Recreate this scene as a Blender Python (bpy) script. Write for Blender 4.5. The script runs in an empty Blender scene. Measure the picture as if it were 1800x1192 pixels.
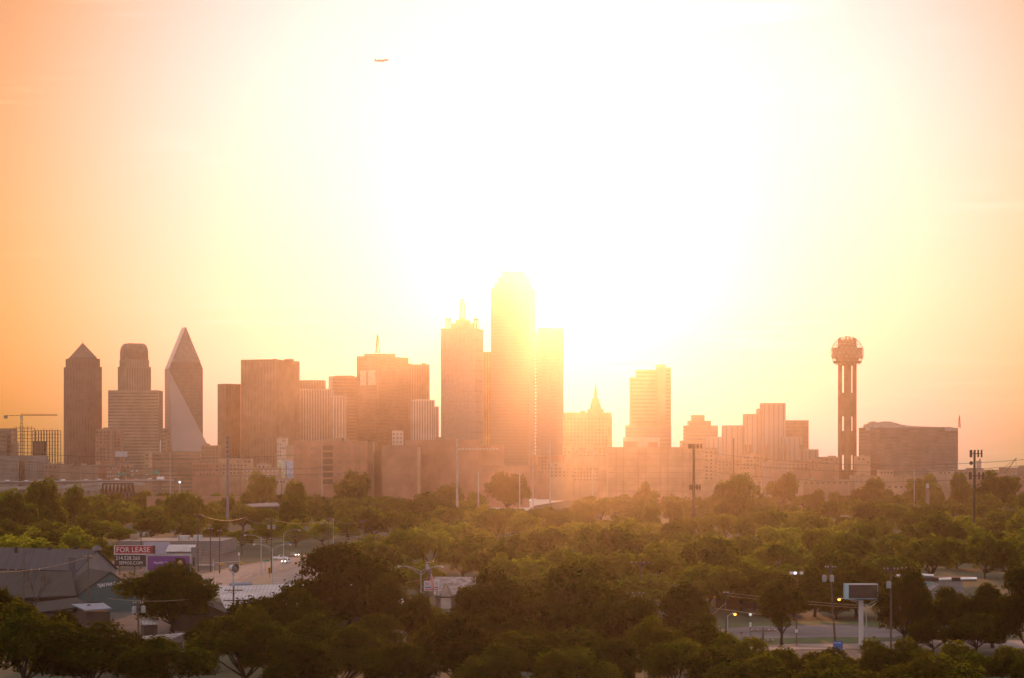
import bpy, bmesh, math, random
import numpy as np
from mathutils import Vector, Matrix, noise as mnoise

S = bpy.context.scene
COL = S.collection
R = math.radians

# ------------------------------------------------------------------ camera
CAM_H = 37.0            # metres above the street
F = 4500.0              # focal length in pixels of the 1800 px wide photograph
HOR = 815.0             # image row of the horizon
cam_data = bpy.data.cameras.new('camera')
cam_data.sensor_width = 36.0
cam_data.lens = F / 1800.0 * 36.0
cam_data.shift_y = (HOR - 596.0) / 1800.0
cam_data.clip_start = 1.0
cam_data.clip_end = 60000.0
cam = bpy.data.objects.new('camera', cam_data)
cam.location = (0, 0, CAM_H)
cam.rotation_euler = (R(90), 0, 0)
COL.objects.link(cam)
S.camera = cam

# ------------------------------------------------------------------ light
SUN_AZ = math.atan((1000.0 - 900.0) / F)       # to the right of +Y
SUN_EL = math.atan((HOR - 382.0) / F)
SUN_DIR = Vector((math.sin(SUN_AZ) * math.cos(SUN_EL), math.cos(SUN_AZ) * math.cos(SUN_EL), math.sin(SUN_EL)))

world = bpy.data.worlds.new('World')
S.world = world
world.use_nodes = True
nt = world.node_tree
for n in list(nt.nodes):
    nt.nodes.remove(n)
def wn(kind, **kw):
    n = nt.nodes.new(kind)
    for k, v in kw.items():
        setattr(n, k, v)
    return n
w_out = wn('ShaderNodeOutputWorld')
w_bg = wn('ShaderNodeBackground')
SKY_STRENGTH = 0.05
w_bg.inputs['Strength'].default_value = SKY_STRENGTH
sky = wn('ShaderNodeTexSky', sky_type='NISHITA')
sky.sun_disc = False
sky.sun_elevation = SUN_EL
sky.sun_rotation = SUN_AZ
sky.altitude = 130
sky.air_density = 1.0
sky.dust_density = 4.0
sky.ozone_density = 1.0
# the aureole of the low sun in dusty air, and a few thin cirrus streaks
geo = wn('ShaderNodeTexCoord')
dot = wn('ShaderNodeVectorMath', operation='DOT_PRODUCT')
nrm = wn('ShaderNodeVectorMath', operation='NORMALIZE')
nt.links.new(geo.outputs['Generated'], nrm.inputs[0])
nt.links.new(nrm.outputs[0], dot.inputs[0])
dot.inputs[1].default_value = SUN_DIR
def wm(op, a, b=None, clamp=False):
    n = wn('ShaderNodeMath', operation=op)
    n.use_clamp = clamp
    for i, x in enumerate((a, b)):
        if x is None: continue
        if isinstance(x, (int, float)): n.inputs[i].default_value = x
        else: nt.links.new(x, n.inputs[i])
    return n.outputs[0]
ang = wm('ARCCOSINE', wm('MINIMUM', dot.outputs['Value'], 0.9999999))
def lobe(width, amp, pw):
    return wm('MULTIPLY', wm('EXPONENT', wm('MULTIPLY', wm('POWER', wm('DIVIDE', ang, R(width)), pw), -1.0)), amp)
def tint(fac, col):
    n = wn('ShaderNodeVectorMath', operation='SCALE')
    n.inputs[0].default_value = col
    nt.links.new(fac, n.inputs['Scale'])
    return n.outputs[0]
def vadd(a, b):
    n = wn('ShaderNodeVectorMath', operation='ADD')
    nt.links.new(a, n.inputs[0]); nt.links.new(b, n.inputs[1])
    return n.outputs[0]
AUREOLE = [(2.6, 8.0, 2.0, (1.0, 0.85, 0.8)), (14.0, 1.0, 4.0, (7.0, 10.4, 1.8)), (11.0, 1.0, 6.0, (0.5, 2.0, 12.0))]   # width in degrees, gain, falloff, colour
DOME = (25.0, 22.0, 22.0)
warm = wn('ShaderNodeVectorMath', operation='MULTIPLY')
nt.links.new(sky.outputs['Color'], warm.inputs[0])
warm.inputs[1].default_value = (1.0, 0.50, 0.60)
acc = warm.outputs[0]
for wdt, amp, pw, c in AUREOLE:
    acc = vadd(acc, tint(lobe(wdt, amp, pw), c))
# a pale veil higher up, whitening the sky above the haze
sepz = wn('ShaderNodeSeparateXYZ'); nt.links.new(nrm.outputs[0], sepz.inputs[0])
veil = wn('ShaderNodeMapRange', interpolation_type='SMOOTHSTEP')
veil.inputs['From Min'].default_value = 0.03; veil.inputs['From Max'].default_value = 0.17
nt.links.new(sepz.outputs['Z'], veil.inputs['Value'])
acc = vadd(acc, tint(wm('MULTIPLY', veil.outputs['Result'], lobe(10.2, 1.0, 4.0)), (0.5, 5.0, 10.0)))
# added sky fill away from the sun, brightening facades and roofs
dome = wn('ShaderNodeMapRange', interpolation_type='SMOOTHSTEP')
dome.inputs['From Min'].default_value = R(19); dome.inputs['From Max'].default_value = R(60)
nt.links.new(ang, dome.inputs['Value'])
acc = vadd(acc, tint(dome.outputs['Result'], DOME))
mp = wn('ShaderNodeMapping')
mp.inputs['Scale'].default_value = (14, 14, 150)
nt.links.new(nrm.outputs[0], mp.inputs['Vector'])
cn = wn('ShaderNodeTexNoise')
cn.inputs['Scale'].default_value = 1.0
cn.inputs['Detail'].default_value = 6.0
cn.inputs['Roughness'].default_value = 0.6
nt.links.new(mp.outputs[0], cn.inputs['Vector'])
mp2 = wn('ShaderNodeMapping')
mp2.inputs['Scale'].default_value = (9, 9, 30)
nt.links.new(nrm.outputs[0], mp2.inputs['Vector'])
cn2 = wn('ShaderNodeTexNoise')
cn2.inputs['Scale'].default_value = 1.0
nt.links.new(mp2.outputs[0], cn2.inputs['Vector'])
streak = wm('MULTIPLY', wm('MULTIPLY', wm('SUBTRACT', cn.outputs['Fac'], 0.52), 3.0, True),
            wm('MULTIPLY', wm('SUBTRACT', cn2.outputs['Fac'], 0.50), 6.0, True))
gain = wm('ADD', 1.0, wm('MULTIPLY', streak, 0.35))
sc_ = wn('ShaderNodeVectorMath', operation='SCALE')
nt.links.new(acc, sc_.inputs[0]); nt.links.new(gain, sc_.inputs['Scale'])
nt.links.new(sc_.outputs[0], w_bg.inputs['Color'])
nt.links.new(w_bg.outputs[0], w_out.inputs['Surface'])

sun_data = bpy.data.lights.new('sun', 'SUN')
sun_data.energy = 2.9
sun_data.angle = R(0.53)
sun_data.color = (1.0, 0.385, 0.148)
sun = bpy.data.objects.new('sun', sun_data)
sun.rotation_euler = (-SUN_DIR).to_track_quat('-Z', 'Y').to_euler()
sun.location = SUN_DIR * 500
COL.objects.link(sun)

# air: see the haze box further down
HAZE_DENSITY = 3.7e-5
HAZE_G = 0.942

S.view_settings.view_transform = 'Standard'
S.view_settings.look = 'None'
S.view_settings.exposure = -0.7
S.view_settings.gamma = 1.0
S.view_settings.use_curve_mapping = False
S.render.engine = 'CYCLES'
cy = S.cycles
cy.use_denoising = True
cy.max_bounces = 6
cy.diffuse_bounces = 2
cy.glossy_bounces = 2
cy.transmission_bounces = 2
cy.transparent_max_bounces = 8
cy.volume_bounces = 0
cy.sample_clamp_indirect = 4.0
cy.caustics_reflective = False
cy.caustics_refractive = False
# ------------------------------------------------------------------ helpers
def X(px, D): return (px - 900.0) / F * D
def Z(py, D): return CAM_H + (HOR - py) / F * D
def P(px, py, D): return Vector((X(px, D), D, Z(py, D)))
def GD(py): return CAM_H * F / (py - HOR)          # distance at which the ground shows at row py

_mats = {}
def mat(name, col, rough=0.8, metal=0.0, var=0.25, scale=0.3, spec=0.5, bump=0.0):
    """plain painted / stone / metal surface with irregular tone"""
    if name in _mats: return _mats[name]
    m = bpy.data.materials.new(name); m.use_nodes = True
    t = m.node_tree; b = t.nodes['Principled BSDF']
    b.inputs['Roughness'].default_value = rough
    b.inputs['Metallic'].default_value = metal
    b.inputs['Specular IOR Level'].default_value = spec
    tc = t.nodes.new('ShaderNodeTexCoord')
    nz = t.nodes.new('ShaderNodeTexNoise')
    nz.inputs['Scale'].default_value = scale; nz.inputs['Detail'].default_value = 5
    t.links.new(tc.outputs['Object'], nz.inputs['Vector'])
    rp = t.nodes.new('ShaderNodeValToRGB')
    rp.color_ramp.elements[0].position = 0.3; rp.color_ramp.elements[1].position = 0.7
    lo = [max(0, c * (1 - var)) for c in col]; hi = [min(1, c * (1 + var)) for c in col]
    rp.color_ramp.elements[0].color = (*lo, 1); rp.color_ramp.elements[1].color = (*hi, 1)
    t.links.new(nz.outputs['Fac'], rp.inputs['Fac'])
    t.links.new(rp.outputs[0], b.inputs['Base Color'])
    if bump:
        bp = t.nodes.new('ShaderNodeBump'); bp.inputs['Strength'].default_value = bump
        t.links.new(nz.outputs['Fac'], bp.inputs['Height']); t.links.new(bp.outputs[0], b.inputs['Normal'])
    _mats[name] = m
    return m

def stripe_mat(name, col, col2, axis, period, duty=0.5, rough=0.6, metal=0.0):
    """surface with seams or courses every `period` metres along an object axis (0 x, 1 y, 2 z)"""
    if name in _mats: return _mats[name]
    m = bpy.data.materials.new(name); m.use_nodes = True
    t = m.node_tree; b = t.nodes['Principled BSDF']
    b.inputs['Roughness'].default_value = rough; b.inputs['Metallic'].default_value = metal
    tc = t.nodes.new('ShaderNodeTexCoord'); sx = t.nodes.new('ShaderNodeSeparateXYZ')
    t.links.new(tc.outputs['Object'], sx.inputs[0])
    d = t.nodes.new('ShaderNodeMath'); d.operation = 'DIVIDE'; d.inputs[1].default_value = period
    t.links.new(sx.outputs[axis], d.inputs[0])
    fr = t.nodes.new('ShaderNodeMath'); fr.operation = 'FRACT'; t.links.new(d.outputs[0], fr.inputs[0])
    g = t.nodes.new('ShaderNodeMath'); g.operation = 'GREATER_THAN'; g.inputs[1].default_value = duty
    t.links.new(fr.outputs[0], g.inputs[0])
    nz = t.nodes.new('ShaderNodeTexNoise'); nz.inputs['Scale'].default_value = 0.25; nz.inputs['Detail'].default_value = 6
    t.links.new(tc.outputs['Object'], nz.inputs['Vector'])
    mx = t.nodes.new('ShaderNodeMixRGB'); mx.inputs[1].default_value = (*col, 1); mx.inputs[2].default_value = (*col2, 1)
    t.links.new(g.outputs[0], mx.inputs[0])
    ml = t.nodes.new('ShaderNodeMixRGB'); ml.blend_type = 'MULTIPLY'; ml.inputs[0].default_value = 0.55
    rp = t.nodes.new('ShaderNodeValToRGB'); rp.color_ramp.elements[0].position = 0.35; rp.color_ramp.elements[1].position = 0.65
    rp.color_ramp.elements[0].color = (0.55, 0.5, 0.45, 1); rp.color_ramp.elements[1].color = (1, 1, 1, 1)
    t.links.new(nz.outputs['Fac'], rp.inputs['Fac'])
    t.links.new(mx.outputs[0], ml.inputs[1]); t.links.new(rp.outputs[0], ml.inputs[2])
    t.links.new(ml.outputs[0], b.inputs['Base Color'])
    _mats[name] = m
    return m

def glow(name, col, strength):
    if name in _mats: return _mats[name]
    m = bpy.data.materials.new(name); m.use_nodes = True
    b = m.node_tree.nodes['Principled BSDF']
    b.inputs['Base Color'].default_value = (*col, 1)
    b.inputs['Emission Color'].default_value = (*col, 1)
    b.inputs['Emission Strength'].default_value = strength
    _mats[name] = m
    return m

def link(o):
    COL.objects.link(o); return o

def tag(o, label=None, cat=None, group=None, kind=None):
    if label: o['label'] = label
    if cat: o['category'] = cat
    if group: o['group'] = group
    if kind: o['kind'] = kind
    return o

def thing(name, label, cat, loc=(0, 0, 0), group=None, rz=0.0):
    o = bpy.data.objects.new(name, None)
    o.empty_display_size = 1.0
    o.location = loc; o.rotation_euler = (0, 0, rz)
    link(o)
    return tag(o, label, cat, group)

def copy_tree(o, parent=None):
    c = o.copy(); link(c); c.parent = parent
    for ch in [k for k in o.children]:
        copy_tree(ch, c)
    return c

def origin_of(o):
    v = Vector((0, 0, 0))
    while o is not None:
        v += o.location; o = o.parent
    return v

LOCAL_BUILD = False      # True while shapes are given in their thing's own space
class MB:
    def __init__(s): s.v = []; s.f = []; s.m = []
    def quad(s, a, b, c, d, m=0):
        i = len(s.v); s.v += [tuple(a), tuple(b), tuple(c), tuple(d)]; s.f.append((i, i+1, i+2, i+3)); s.m.append(m)
    def poly(s, pts, m=0):
        i = len(s.v); s.v += [tuple(p) for p in pts]; s.f.append(tuple(range(i, i + len(pts)))); s.m.append(m)
    def mesh(s, vs, fs, m=0):
        i = len(s.v); s.v += [tuple(p) for p in vs]
        for f in fs: s.f.append(tuple(i + k for k in f)); s.m.append(m)
    def box(s, x0, x1, y0, y1, z0, z1, m=0):
        vs = [(x0,y0,z0),(x1,y0,z0),(x1,y1,z0),(x0,y1,z0),(x0,y0,z1),(x1,y0,z1),(x1,y1,z1),(x0,y1,z1)]
        s.mesh(vs, [(0,3,2,1),(4,5,6,7),(0,1,5,4),(1,2,6,5),(2,3,7,6),(3,0,4,7)], m); return s
    def prism(s, fp, z0, z1, m=0, cap=True):
        n = len(fp)
        vs = [(p[0], p[1], z0) for p in fp] + [(p[0], p[1], z1) for p in fp]
        fs = [(i, (i+1) % n, n + (i+1) % n, n + i) for i in range(n)]
        if cap: fs += [tuple(range(n))[::-1], tuple(range(n, 2*n))]
        s.mesh(vs, fs, m); return s
    def loft(s, rings, m=0, cap=True):
        n = len(rings[0]); vs = [p for r in rings for p in r]; fs = []
        for k in range(len(rings) - 1):
            for i in range(n):
                fs.append((k*n+i, k*n+(i+1) % n, (k+1)*n+(i+1) % n, (k+1)*n+i))
        if cap: fs += [tuple(range(n))[::-1], tuple(range((len(rings)-1)*n, len(rings)*n))]
        s.mesh(vs, fs, m); return s
    def tube(s, pts, r, n=6, m=0, r1=None):
        pts = [Vector(p) for p in pts]; rings = []
        for i, p in enumerate(pts):
            d = (pts[min(i+1, len(pts)-1)] - pts[max(i-1, 0)]).normalized()
            up = Vector((0, 0, 1)) if abs(d.z) < 0.95 else Vector((0, 1, 0))
            a = d.cross(up).normalized(); b = d.cross(a).normalized()
            rr = r if r1 is None else r + (r1 - r) * i / max(1, len(pts) - 1)
            rings.append([p + a * (rr * math.cos(2*math.pi*k/n)) + b * (rr * math.sin(2*math.pi*k/n)) for k in range(n)])
        s.loft(rings, m); return s
    def lathe(s, x, y, prof, n=24, m=0, cap=True):
        rings = [[(x + r * math.cos(2*math.pi*k/n), y + r * math.sin(2*math.pi*k/n), z) for k in range(n)] for r, z in prof]
        s.loft(rings, m, cap); return s
    def build(s, name, mats, parent=None, smooth=False):
        if not isinstance(mats, (list, tuple)): mats = [mats]
        me = bpy.data.meshes.new(name)
        vs = s.v
        if parent is not None and not LOCAL_BUILD:
            o0 = origin_of(parent)
            if o0.length > 0: vs = [(p[0]-o0.x, p[1]-o0.y, p[2]-o0.z) for p in vs]
        me.from_pydata(vs, [], s.f)
        for m_ in mats: me.materials.append(m_)
        me.polygons.foreach_set('material_index', s.m)
        if smooth: me.polygons.foreach_set('use_smooth', [True] * len(me.polygons))
        me.update()
        o = bpy.data.objects.new(name, me); link(o)
        if parent is not None: o.parent = parent
        return o
    def top(s, name, mats, label, cat, group=None, smooth=False):
        """a thing that is one mesh, its origin at its own base"""
        a = np.array(s.v); c = Vector(((a[:,0].min()+a[:,0].max())/2, (a[:,1].min()+a[:,1].max())/2, a[:,2].min()))
        s.v = [(p[0]-c.x, p[1]-c.y, p[2]-c.z) for p in s.v]
        o = s.build(name, mats, None, smooth); o.location = c
        return tag(o, label, cat, group)

def ccw(fp):
    a = sum(fp[i][0]*fp[(i+1) % len(fp)][1] - fp[(i+1) % len(fp)][0]*fp[i][1] for i in range(len(fp)))
    return list(fp) if a > 0 else list(fp)[::-1]
def FP(*pts): return ccw([(X(px, D), D) for px, D in pts])
def RECT(p0, p1, D, dep):
    x0, x1 = X(p0, D), X(p1, D)
    return [(x0, D), (x1, D), (x1, D + dep), (x0, D + dep)]
def CORNER(p0, pc, p1, D, t):
    """right-angled block, nearest corner at column pc; t = depth per width of the left face"""
    c = Vector((X(pc, D), D)); wl = X(pc, D) - X(p0, D); wr = X(p1, D) - X(pc, D)
    l = c + Vector((-wl, wl * t)); r = c + Vector((wr, wr / t)); b = l + r - c
    return ccw([tuple(l), tuple(c), tuple(r), tuple(b)])
def scaled(fp, k, kx=None):
    cx = sum(p[0] for p in fp)/len(fp); cy_ = sum(p[1] for p in fp)/len(fp)
    return [(cx + (p[0]-cx)*(kx or k), cy_ + (p[1]-cy_)*k) for p in fp]

def cells(mb, a, b, z0, z1, bay, flo, fx, fz, dep, mw=0, mg=1):
    """wall from a to b (outside on the right hand) with recessed glazing: fx, fz are the glazed shares"""
    ax, ay = a; bx, by = b
    L = math.hypot(bx-ax, by-ay)
    if L < 0.5: return
    dep *= 0.5
    ux, uy = (bx-ax)/L, (by-ay)/L; nx, ny = uy, -ux
    mx, my = (ax+bx)/2, (ay+by)/2
    facing = (nx*(0-mx) + ny*(0-my)) / math.hypot(mx, my)
    if facing < -0.15:
        mb.quad((ax,ay,z0),(bx,by,z0),(bx,by,z1),(ax,ay,z1),mw); return
    nb = max(1, round(L/bay)) if fx < 0.999 else 1
    nf = max(1, round((z1-z0)/flo)) if fz < 0.999 else 1
    bw, fh = L/nb, (z1-z0)/nf
    def pt(s, z, d=0.0): return (ax+ux*s-nx*d, ay+uy*s-ny*d, z)
    xs = []
    for i in range(nb):
        c = (i+0.5)*bw; h = bw*fx/2; xs += [(i*bw, c-h, c+h, (i+1)*bw)]
    for j in range(nf):
        zb = z0+j*fh; zt = zb+fh; wz = fh*fz
        g0 = zb+(fh-wz)*0.35; g1 = g0+wz
        if fz < 0.999:
            mb.quad(pt(0,zb),pt(L,zb),pt(L,g0),pt(0,g0),mw)
            mb.quad(pt(0,g1),pt(L,g1),pt(L,zt),pt(0,zt),mw)
        for (s0, s1, s2, s3) in xs:
            if fx < 0.999:
                mb.quad(pt(s0,g0),pt(s1,g0),pt(s1,g1),pt(s0,g1),mw)
                mb.quad(pt(s2,g0),pt(s3,g0),pt(s3,g1),pt(s2,g1),mw)
            mb.quad(pt(s1,g0,dep),pt(s2,g0,dep),pt(s2,g1,dep),pt(s1,g1,dep),mg)
            mb.quad(pt(s1,g0),pt(s1,g0,dep),pt(s1,g1,dep),pt(s1,g1),mw)
            mb.quad(pt(s2,g0,dep),pt(s2,g0),pt(s2,g1),pt(s2,g1,dep),mw)
            mb.quad(pt(s1,g0),pt(s2,g0),pt(s2,g0,dep),pt(s1,g0,dep),mw)
            mb.quad(pt(s1,g1,dep),pt(s2,g1,dep),pt(s2,g1),pt(s1,g1),mw)

def block(t, fp, z0, z1, mw, mg=None, st=None, name='facade', roof=True):
    """a storeyed block: facade part + roof part behind a parapet. st = (bay, floor, fx, fz, depth)"""
    fp = ccw(fp); mb = MB(); n = len(fp)
    par = min(1.4, (z1-z0)*0.1)
    for i in range(n):
        a, b = fp[i], fp[(i+1) % n]
        if st is None: mb.quad((a[0],a[1],z0),(b[0],b[1],z0),(b[0],b[1],z1),(a[0],a[1],z1),0)
        else:
            cells(mb, a, b, z0, z1-par, *st)
            mb.quad((a[0],a[1],z1-par),(b[0],b[1],z1-par),(b[0],b[1],z1),(a[0],a[1],z1),0)
    o = mb.build(name, [mw, mg or mw], t)
    if roof:
        rb = MB(); q = scaled(fp, 0.985)
        rb.prism(q, z1-par, z1-par*0.4, 0)
        rb.build('roof', M_ROOF, t)
    return o
# ------------------------------------------------------------------ materials of the city
M_ROOF = mat('roof_gravel', (0.22, 0.2, 0.18), 0.9, scale=0.2)
GL_D = mat('glass_dark', (0.17, 0.125, 0.10), 0.35, var=0.4, scale=0.12)
GL_B = mat('glass_bronze', (0.20, 0.135, 0.10), 0.35, var=0.4, scale=0.12)
GL_S = mat('glass_silver', (0.20, 0.19, 0.19), 0.3, var=0.15, scale=0.3)
GL_G = mat('glass_green', (0.17, 0.17, 0.165), 0.3, var=0.12, scale=0.04)
ST_R = mat('granite_red', (0.26, 0.155, 0.12), 0.7, scale=0.04)
ST_B = mat('stone_buff', (0.33, 0.25, 0.18), 0.8, scale=0.05)
ST_W = mat('stone_white', (0.45, 0.38, 0.33), 0.8, scale=0.05)
ST_G = mat('concrete_grey', (0.22, 0.19, 0.17), 0.85, scale=0.06)
ST_D = mat('concrete_brown', (0.27, 0.185, 0.135), 0.85, scale=0.06)
BR = mat('brick_brown', (0.33, 0.185, 0.13), 0.9, scale=0.08)
BR2 = mat('brick_tan', (0.38, 0.26, 0.18), 0.9, scale=0.08)
M_STEEL = mat('steel_dark', (0.10, 0.095, 0.09), 0.6, 0.3, scale=0.5)
M_STEELW = mat('steel_pale', (0.42, 0.42, 0.43), 0.5, 0.4, scale=0.5)
M_WHITE = mat('paint_white', (0.42, 0.41, 0.43), 0.6, var=0.12, scale=0.3)

BANDS = (9, 4.4, 1.0, 0.5, 0.5)
RIBS = (3.4, 4, 0.5, 1.0, 0.7)
GRID = (4.2, 4.2, 0.55, 0.55, 0.5)

def tower(label, D, cat='skyscraper', name='office_tower', px=None, group=None):
    return thing(name, label, cat, (X(px, D), D, 0), group)

def mast(t, px, D, y0, y1, w, name='antenna', m=None, n=7, tip=0.25):
    """three-legged lattice mast"""
    mb = MB(); x = X(px, D); z0, z1 = Z(y0, D), Z(y1, D)
    def leg(k, f):
        a = 2*math.pi*k/3 + 0.4; r = w*(1-f*(1-tip))
        return Vector((x+r*math.cos(a), D+r*math.sin(a), z0+(z1-z0)*f))
    rr = max(0.16, w*0.13)
    for k in range(3):
        mb.tube([leg(k, 0), leg(k, 1)], rr, 4)
        for i in range(n):
            mb.tube([leg(k, i/n), leg(k+1, (i+1)/n)], rr*0.7, 4)
    mb.tube([(x, D, z0+(z1-z0)*0.9), (x, D, z1+(z1-z0)*0.15)], rr, 4)
    return mb.build(name, m or M_STEEL, t)

# --- red granite tower with a pyramid top
t = tower('red granite tower under a pyramid roof, leftmost of the tall towers', 3000, px=140)
fp = CORNER(104, 116.5, 176.5, 3000, 3.6)
block(t, fp, 0, Z(644.5, 3000), ST_R, GL_B, (3.6, 4, 0.5, 1.0, 0.8))
f2 = scaled(fp, 0.9); block(t, f2, Z(645.5, 3000), Z(630, 3000), ST_R, GL_B, (3.6, 4, 0.5, 1.0, 0.6), 'setback')
mb = MB(); f3 = scaled(fp, 0.74); cx = sum(p[0] for p in f3)/4; cyy = sum(p[1] for p in f3)/4
mb.loft([[(p[0], p[1], Z(631, 3000)) for p in f3], [(p[0], p[1], Z(628, 3000)) for p in f3], [(cx+(p[0]-cx)*0.02, cyy+(p[1]-cyy)*0.02, Z(601.5, 3000)) for p in f3]])
pr = mb.build('pyramid_roof', mat('copper_roof', (0.13, 0.10, 0.085), 0.45, 0.2), t)
MB().tube([(cx, cyy, Z(603, 3000)), (cx, cyy, Z(596, 3000))], 0.35, 5, r1=0.12).build('finial', M_STEEL, pr)

# --- round-shouldered tower
t = tower('buff stone tower with a rounded vaulted top on a wider lower block', 2950, px=234)
block(t, RECT(190, 279, 2950, 36), 0, Z(686, 2950), ST_B, GL_B, (9, 3.6, 1.0, 0.45, 0.5))
fu = CORNER(202, 222, 262, 2958, 1.6)
block(t, fu, Z(687, 2950), Z(643.5, 2950), ST_B, GL_B, (3.0, 4, 0.45, 1.0, 0.5), 'upper_shaft')
f2 = CORNER(205.5, 223, 259, 2960, 1.6)
block(t, f2, Z(644.5, 2950), Z(631, 2950), ST_B, GL_B, (3.0, 4, 0.45, 1.0, 0.5), 'collar', roof=False)
f3 = CORNER(207, 223, 257.5, 2962, 1.6)
mb = MB(); rings = []
for k in range(9):
    a = k/8*math.pi/2
    rings.append([(p[0], p[1], Z(619, 2950)+(Z(602, 2950)-Z(619, 2950))*math.sin(a)) for p in scaled(f3, 1-0.38*(1-math.cos(a)))])
rings = [[(p[0], p[1], Z(631.5, 2950)) for p in f3]] + rings
mb.loft(rings); mb.build('vaulted_roof', mat('vault_copper', (0.22, 0.14, 0.1), 0.5, 0.1), t)
mb = MB(); a, b = Vector(f3[0]), Vector(f3[1])
pts = sorted(f3, key=lambda p: p[1])[:1][0]; lft = min(f3, key=lambda p: p[0])
a = Vector(lft); b = Vector(pts); u = (b-a).normalized(); nn = Vector((u.y, -u.x))
q0, q1 = a+(b-a)*0.42+nn*0.6, a+(b-a)*0.58+nn*0.6
mb.prism(ccw([tuple(q0), tuple(q1), tuple(q1-nn*2), tuple(q0-nn*2)]), Z(668, 2950), Z(612, 2950))
mb.build('window_slot', GL_D, t)

# --- faceted prism tower
t = tower('faceted glass prism tower with a sharp sloping crown', 3000, px=320)
D0 = 3000
fpz = CORNER(284, 297, 354.5, D0, 3.2)
l = min(fpz, key=lambda p: p[0]); c = min(fpz, key=lambda p: p[1]); r = max(fpz, key=lambda p: p[0]); bk = [p for p in fpz if p not in (l, c, r)][0]
def at(p, z): return (p[0], p[1], z)
zs = Z(647.5, D0); zt = Z(574, D0)
mid = ((c[0]+r[0])/2, (c[1]+r[1])/2); mbk = ((l[0]+bk[0])/2, (l[1]+bk[1])/2)
V = [at(l, 0), at(c, 0), at(r, 0), at(bk, 0), at(l, zs), at(c, zs), at(r, zs), at(bk, zs), at(mid, zt), at(mbk, zt)]
mb = MB()
mb.mesh(V, [(1,2,6,5), (3,0,4,7), (2,3,7,6), (5,6,8), (7,4,9), (6,7,9,8), (3,2,1,0)])
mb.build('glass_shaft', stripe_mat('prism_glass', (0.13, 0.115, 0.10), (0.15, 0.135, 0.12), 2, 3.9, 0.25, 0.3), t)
mb = MB(); mb.mesh([V[0], V[1], V[5], V[4]], [(0, 1, 2, 3)]); mb.build('side_face', mat('facet_glass_lit', (0.27, 0.24, 0.23), 0.35, var=0.08, scale=0.05), t)  # lit copy of the glass: this face's brightness is in its colour
mb = MB(); mb.mesh([V[4], V[5], V[8], V[9]], [(0, 1, 2, 3)]); mb.build('roof_slope', mat('slope_glass_lit', (0.55, 0.53, 0.5), 0.3, var=0.06), t)  # pale colour stands for sky light on the slope
# crown panel set proud above the horizontal break
u = Vector((r[0]-c[0], r[1]-c[1])).normalized(); nn = Vector((u.y, -u.x))
def on_front(px, py, d):
    s = (px-297)/(354.5-297); p = Vector(c)*(1-s)+Vector(r)*s+nn*d
    return (p.x, p.y, Z(py, D0))
mb = MB(); A = [on_front(301.5, 636, 0.6), on_front(350.5, 636, 0.6), on_front(326, 576.5, 0.6)]; B = [on_front(301.5, 636, 0.05), on_front(350.5, 636, 0.05), on_front(326, 576.5, 0.05)]
mb.loft([B, A]); mb.build('crown_panel', mat('crown_glass', (0.22, 0.2, 0.18), 0.3), t)
# sloping lower facet
mb = MB()
top_l = on_front(297, 651, 0.6); top_r = on_front(354.5, 771, 0.6)
bl = on_front(297, 794, 22); br = on_front(362.5, 794, 22); brb = on_front(362.5, 794, -2); blb = on_front(297, 794, 0.05)
mb.mesh([top_l, top_r, br, bl, brb, blb], [(0, 3, 2, 1), (1, 2, 4), (0, 5, 3), (3, 5, 4, 2), (0, 1, 4, 5)])
mb.build('sloping_facet', mat('facet_glass_lit', (0.27, 0.24, 0.23), 0.35, var=0.08, scale=0.05), t)  # paler colour stands for sky light on the tilted facet
mb = MB(); q = [P(271.5, 795, 2960), P(282.5, 795, 2960), P(282.5, 773, 2960)]
mb.loft([[v+Vector((0, 5, 0)) for v in q], q]); mb.build('glazed_wedge', mat('wedge_sunlit_white', (0.8, 0.85, 0.85), 0.3, var=0.05), t)  # white colour stands for sun on the lobby glass
block(t, RECT(283, 294, 2900, 20), 0, Z(753, 2900), ST_D, GL_D, BANDS, 'lower_wing')
block(t, RECT(268, 352, 2890, 30), 0, Z(795, 2890), ST_D, GL_D, BANDS, 'podium')

def simple(label, fp, D, ytop, mw, mg, st, px, name='office_tower', cat='skyscraper', extra=()):
    t = tower(label, D, cat, name, px)
    zt = Z(ytop, D)
    block(t, fp, 0, zt, mw, mg, st)
    for (p0, p1, yt, dd) in extra:      # plant rooms on the roof
        block(t, RECT(p0, p1, D+dd, 14), zt-1.5, Z(yt, D), mw, None, None, 'penthouse')
    return t

simple('slim brown tower with a pale parapet left of the wide bronze slab', CORNER(380, 397, 421, 3080, 1.2), 3080, 674.5, ST_D, GL_D, (4, 4, 0.4, 1.0, 0.6), 400)
simple('wide flat-topped bronze slab tower with fine vertical ribs', CORNER(421, 484, 518.5, 3050, 0.35), 3050, 631.5, ST_D, GL_B, (4.2, 4, 0.5, 1.0, 0.8), 470, extra=((480, 486, 629.5, 20), (500, 515, 629.5, 22)))
simple('dark-topped tower rising behind the white ribbed slab', RECT(518, 569.5, 3300, 30), 3300, 668.5, ST_D, GL_D, RIBS, 545)
simple('white slab tower with close vertical fins beside the bronze slab', RECT(519, 580, 3150, 28), 3150, 683.5, ST_W, GL_D, (3.4, 4, 0.45, 1.0, 0.9), 550)
simple('pale tower with a notched corner and recessed crown', CORNER(577, 586, 627, 3260, 1.2), 3260, 661.5, ST_B, GL_S, (9, 4.2, 1.0, 0.45, 0.4), 602, extra=((588, 622, 660, 8),))
simple('shorter white finned block in front of the notched pale tower', RECT(581, 607, 3130, 24), 3130, 695.5, ST_W, GL_D, (3.4, 4, 0.45, 1.0, 0.9), 594)
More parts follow.
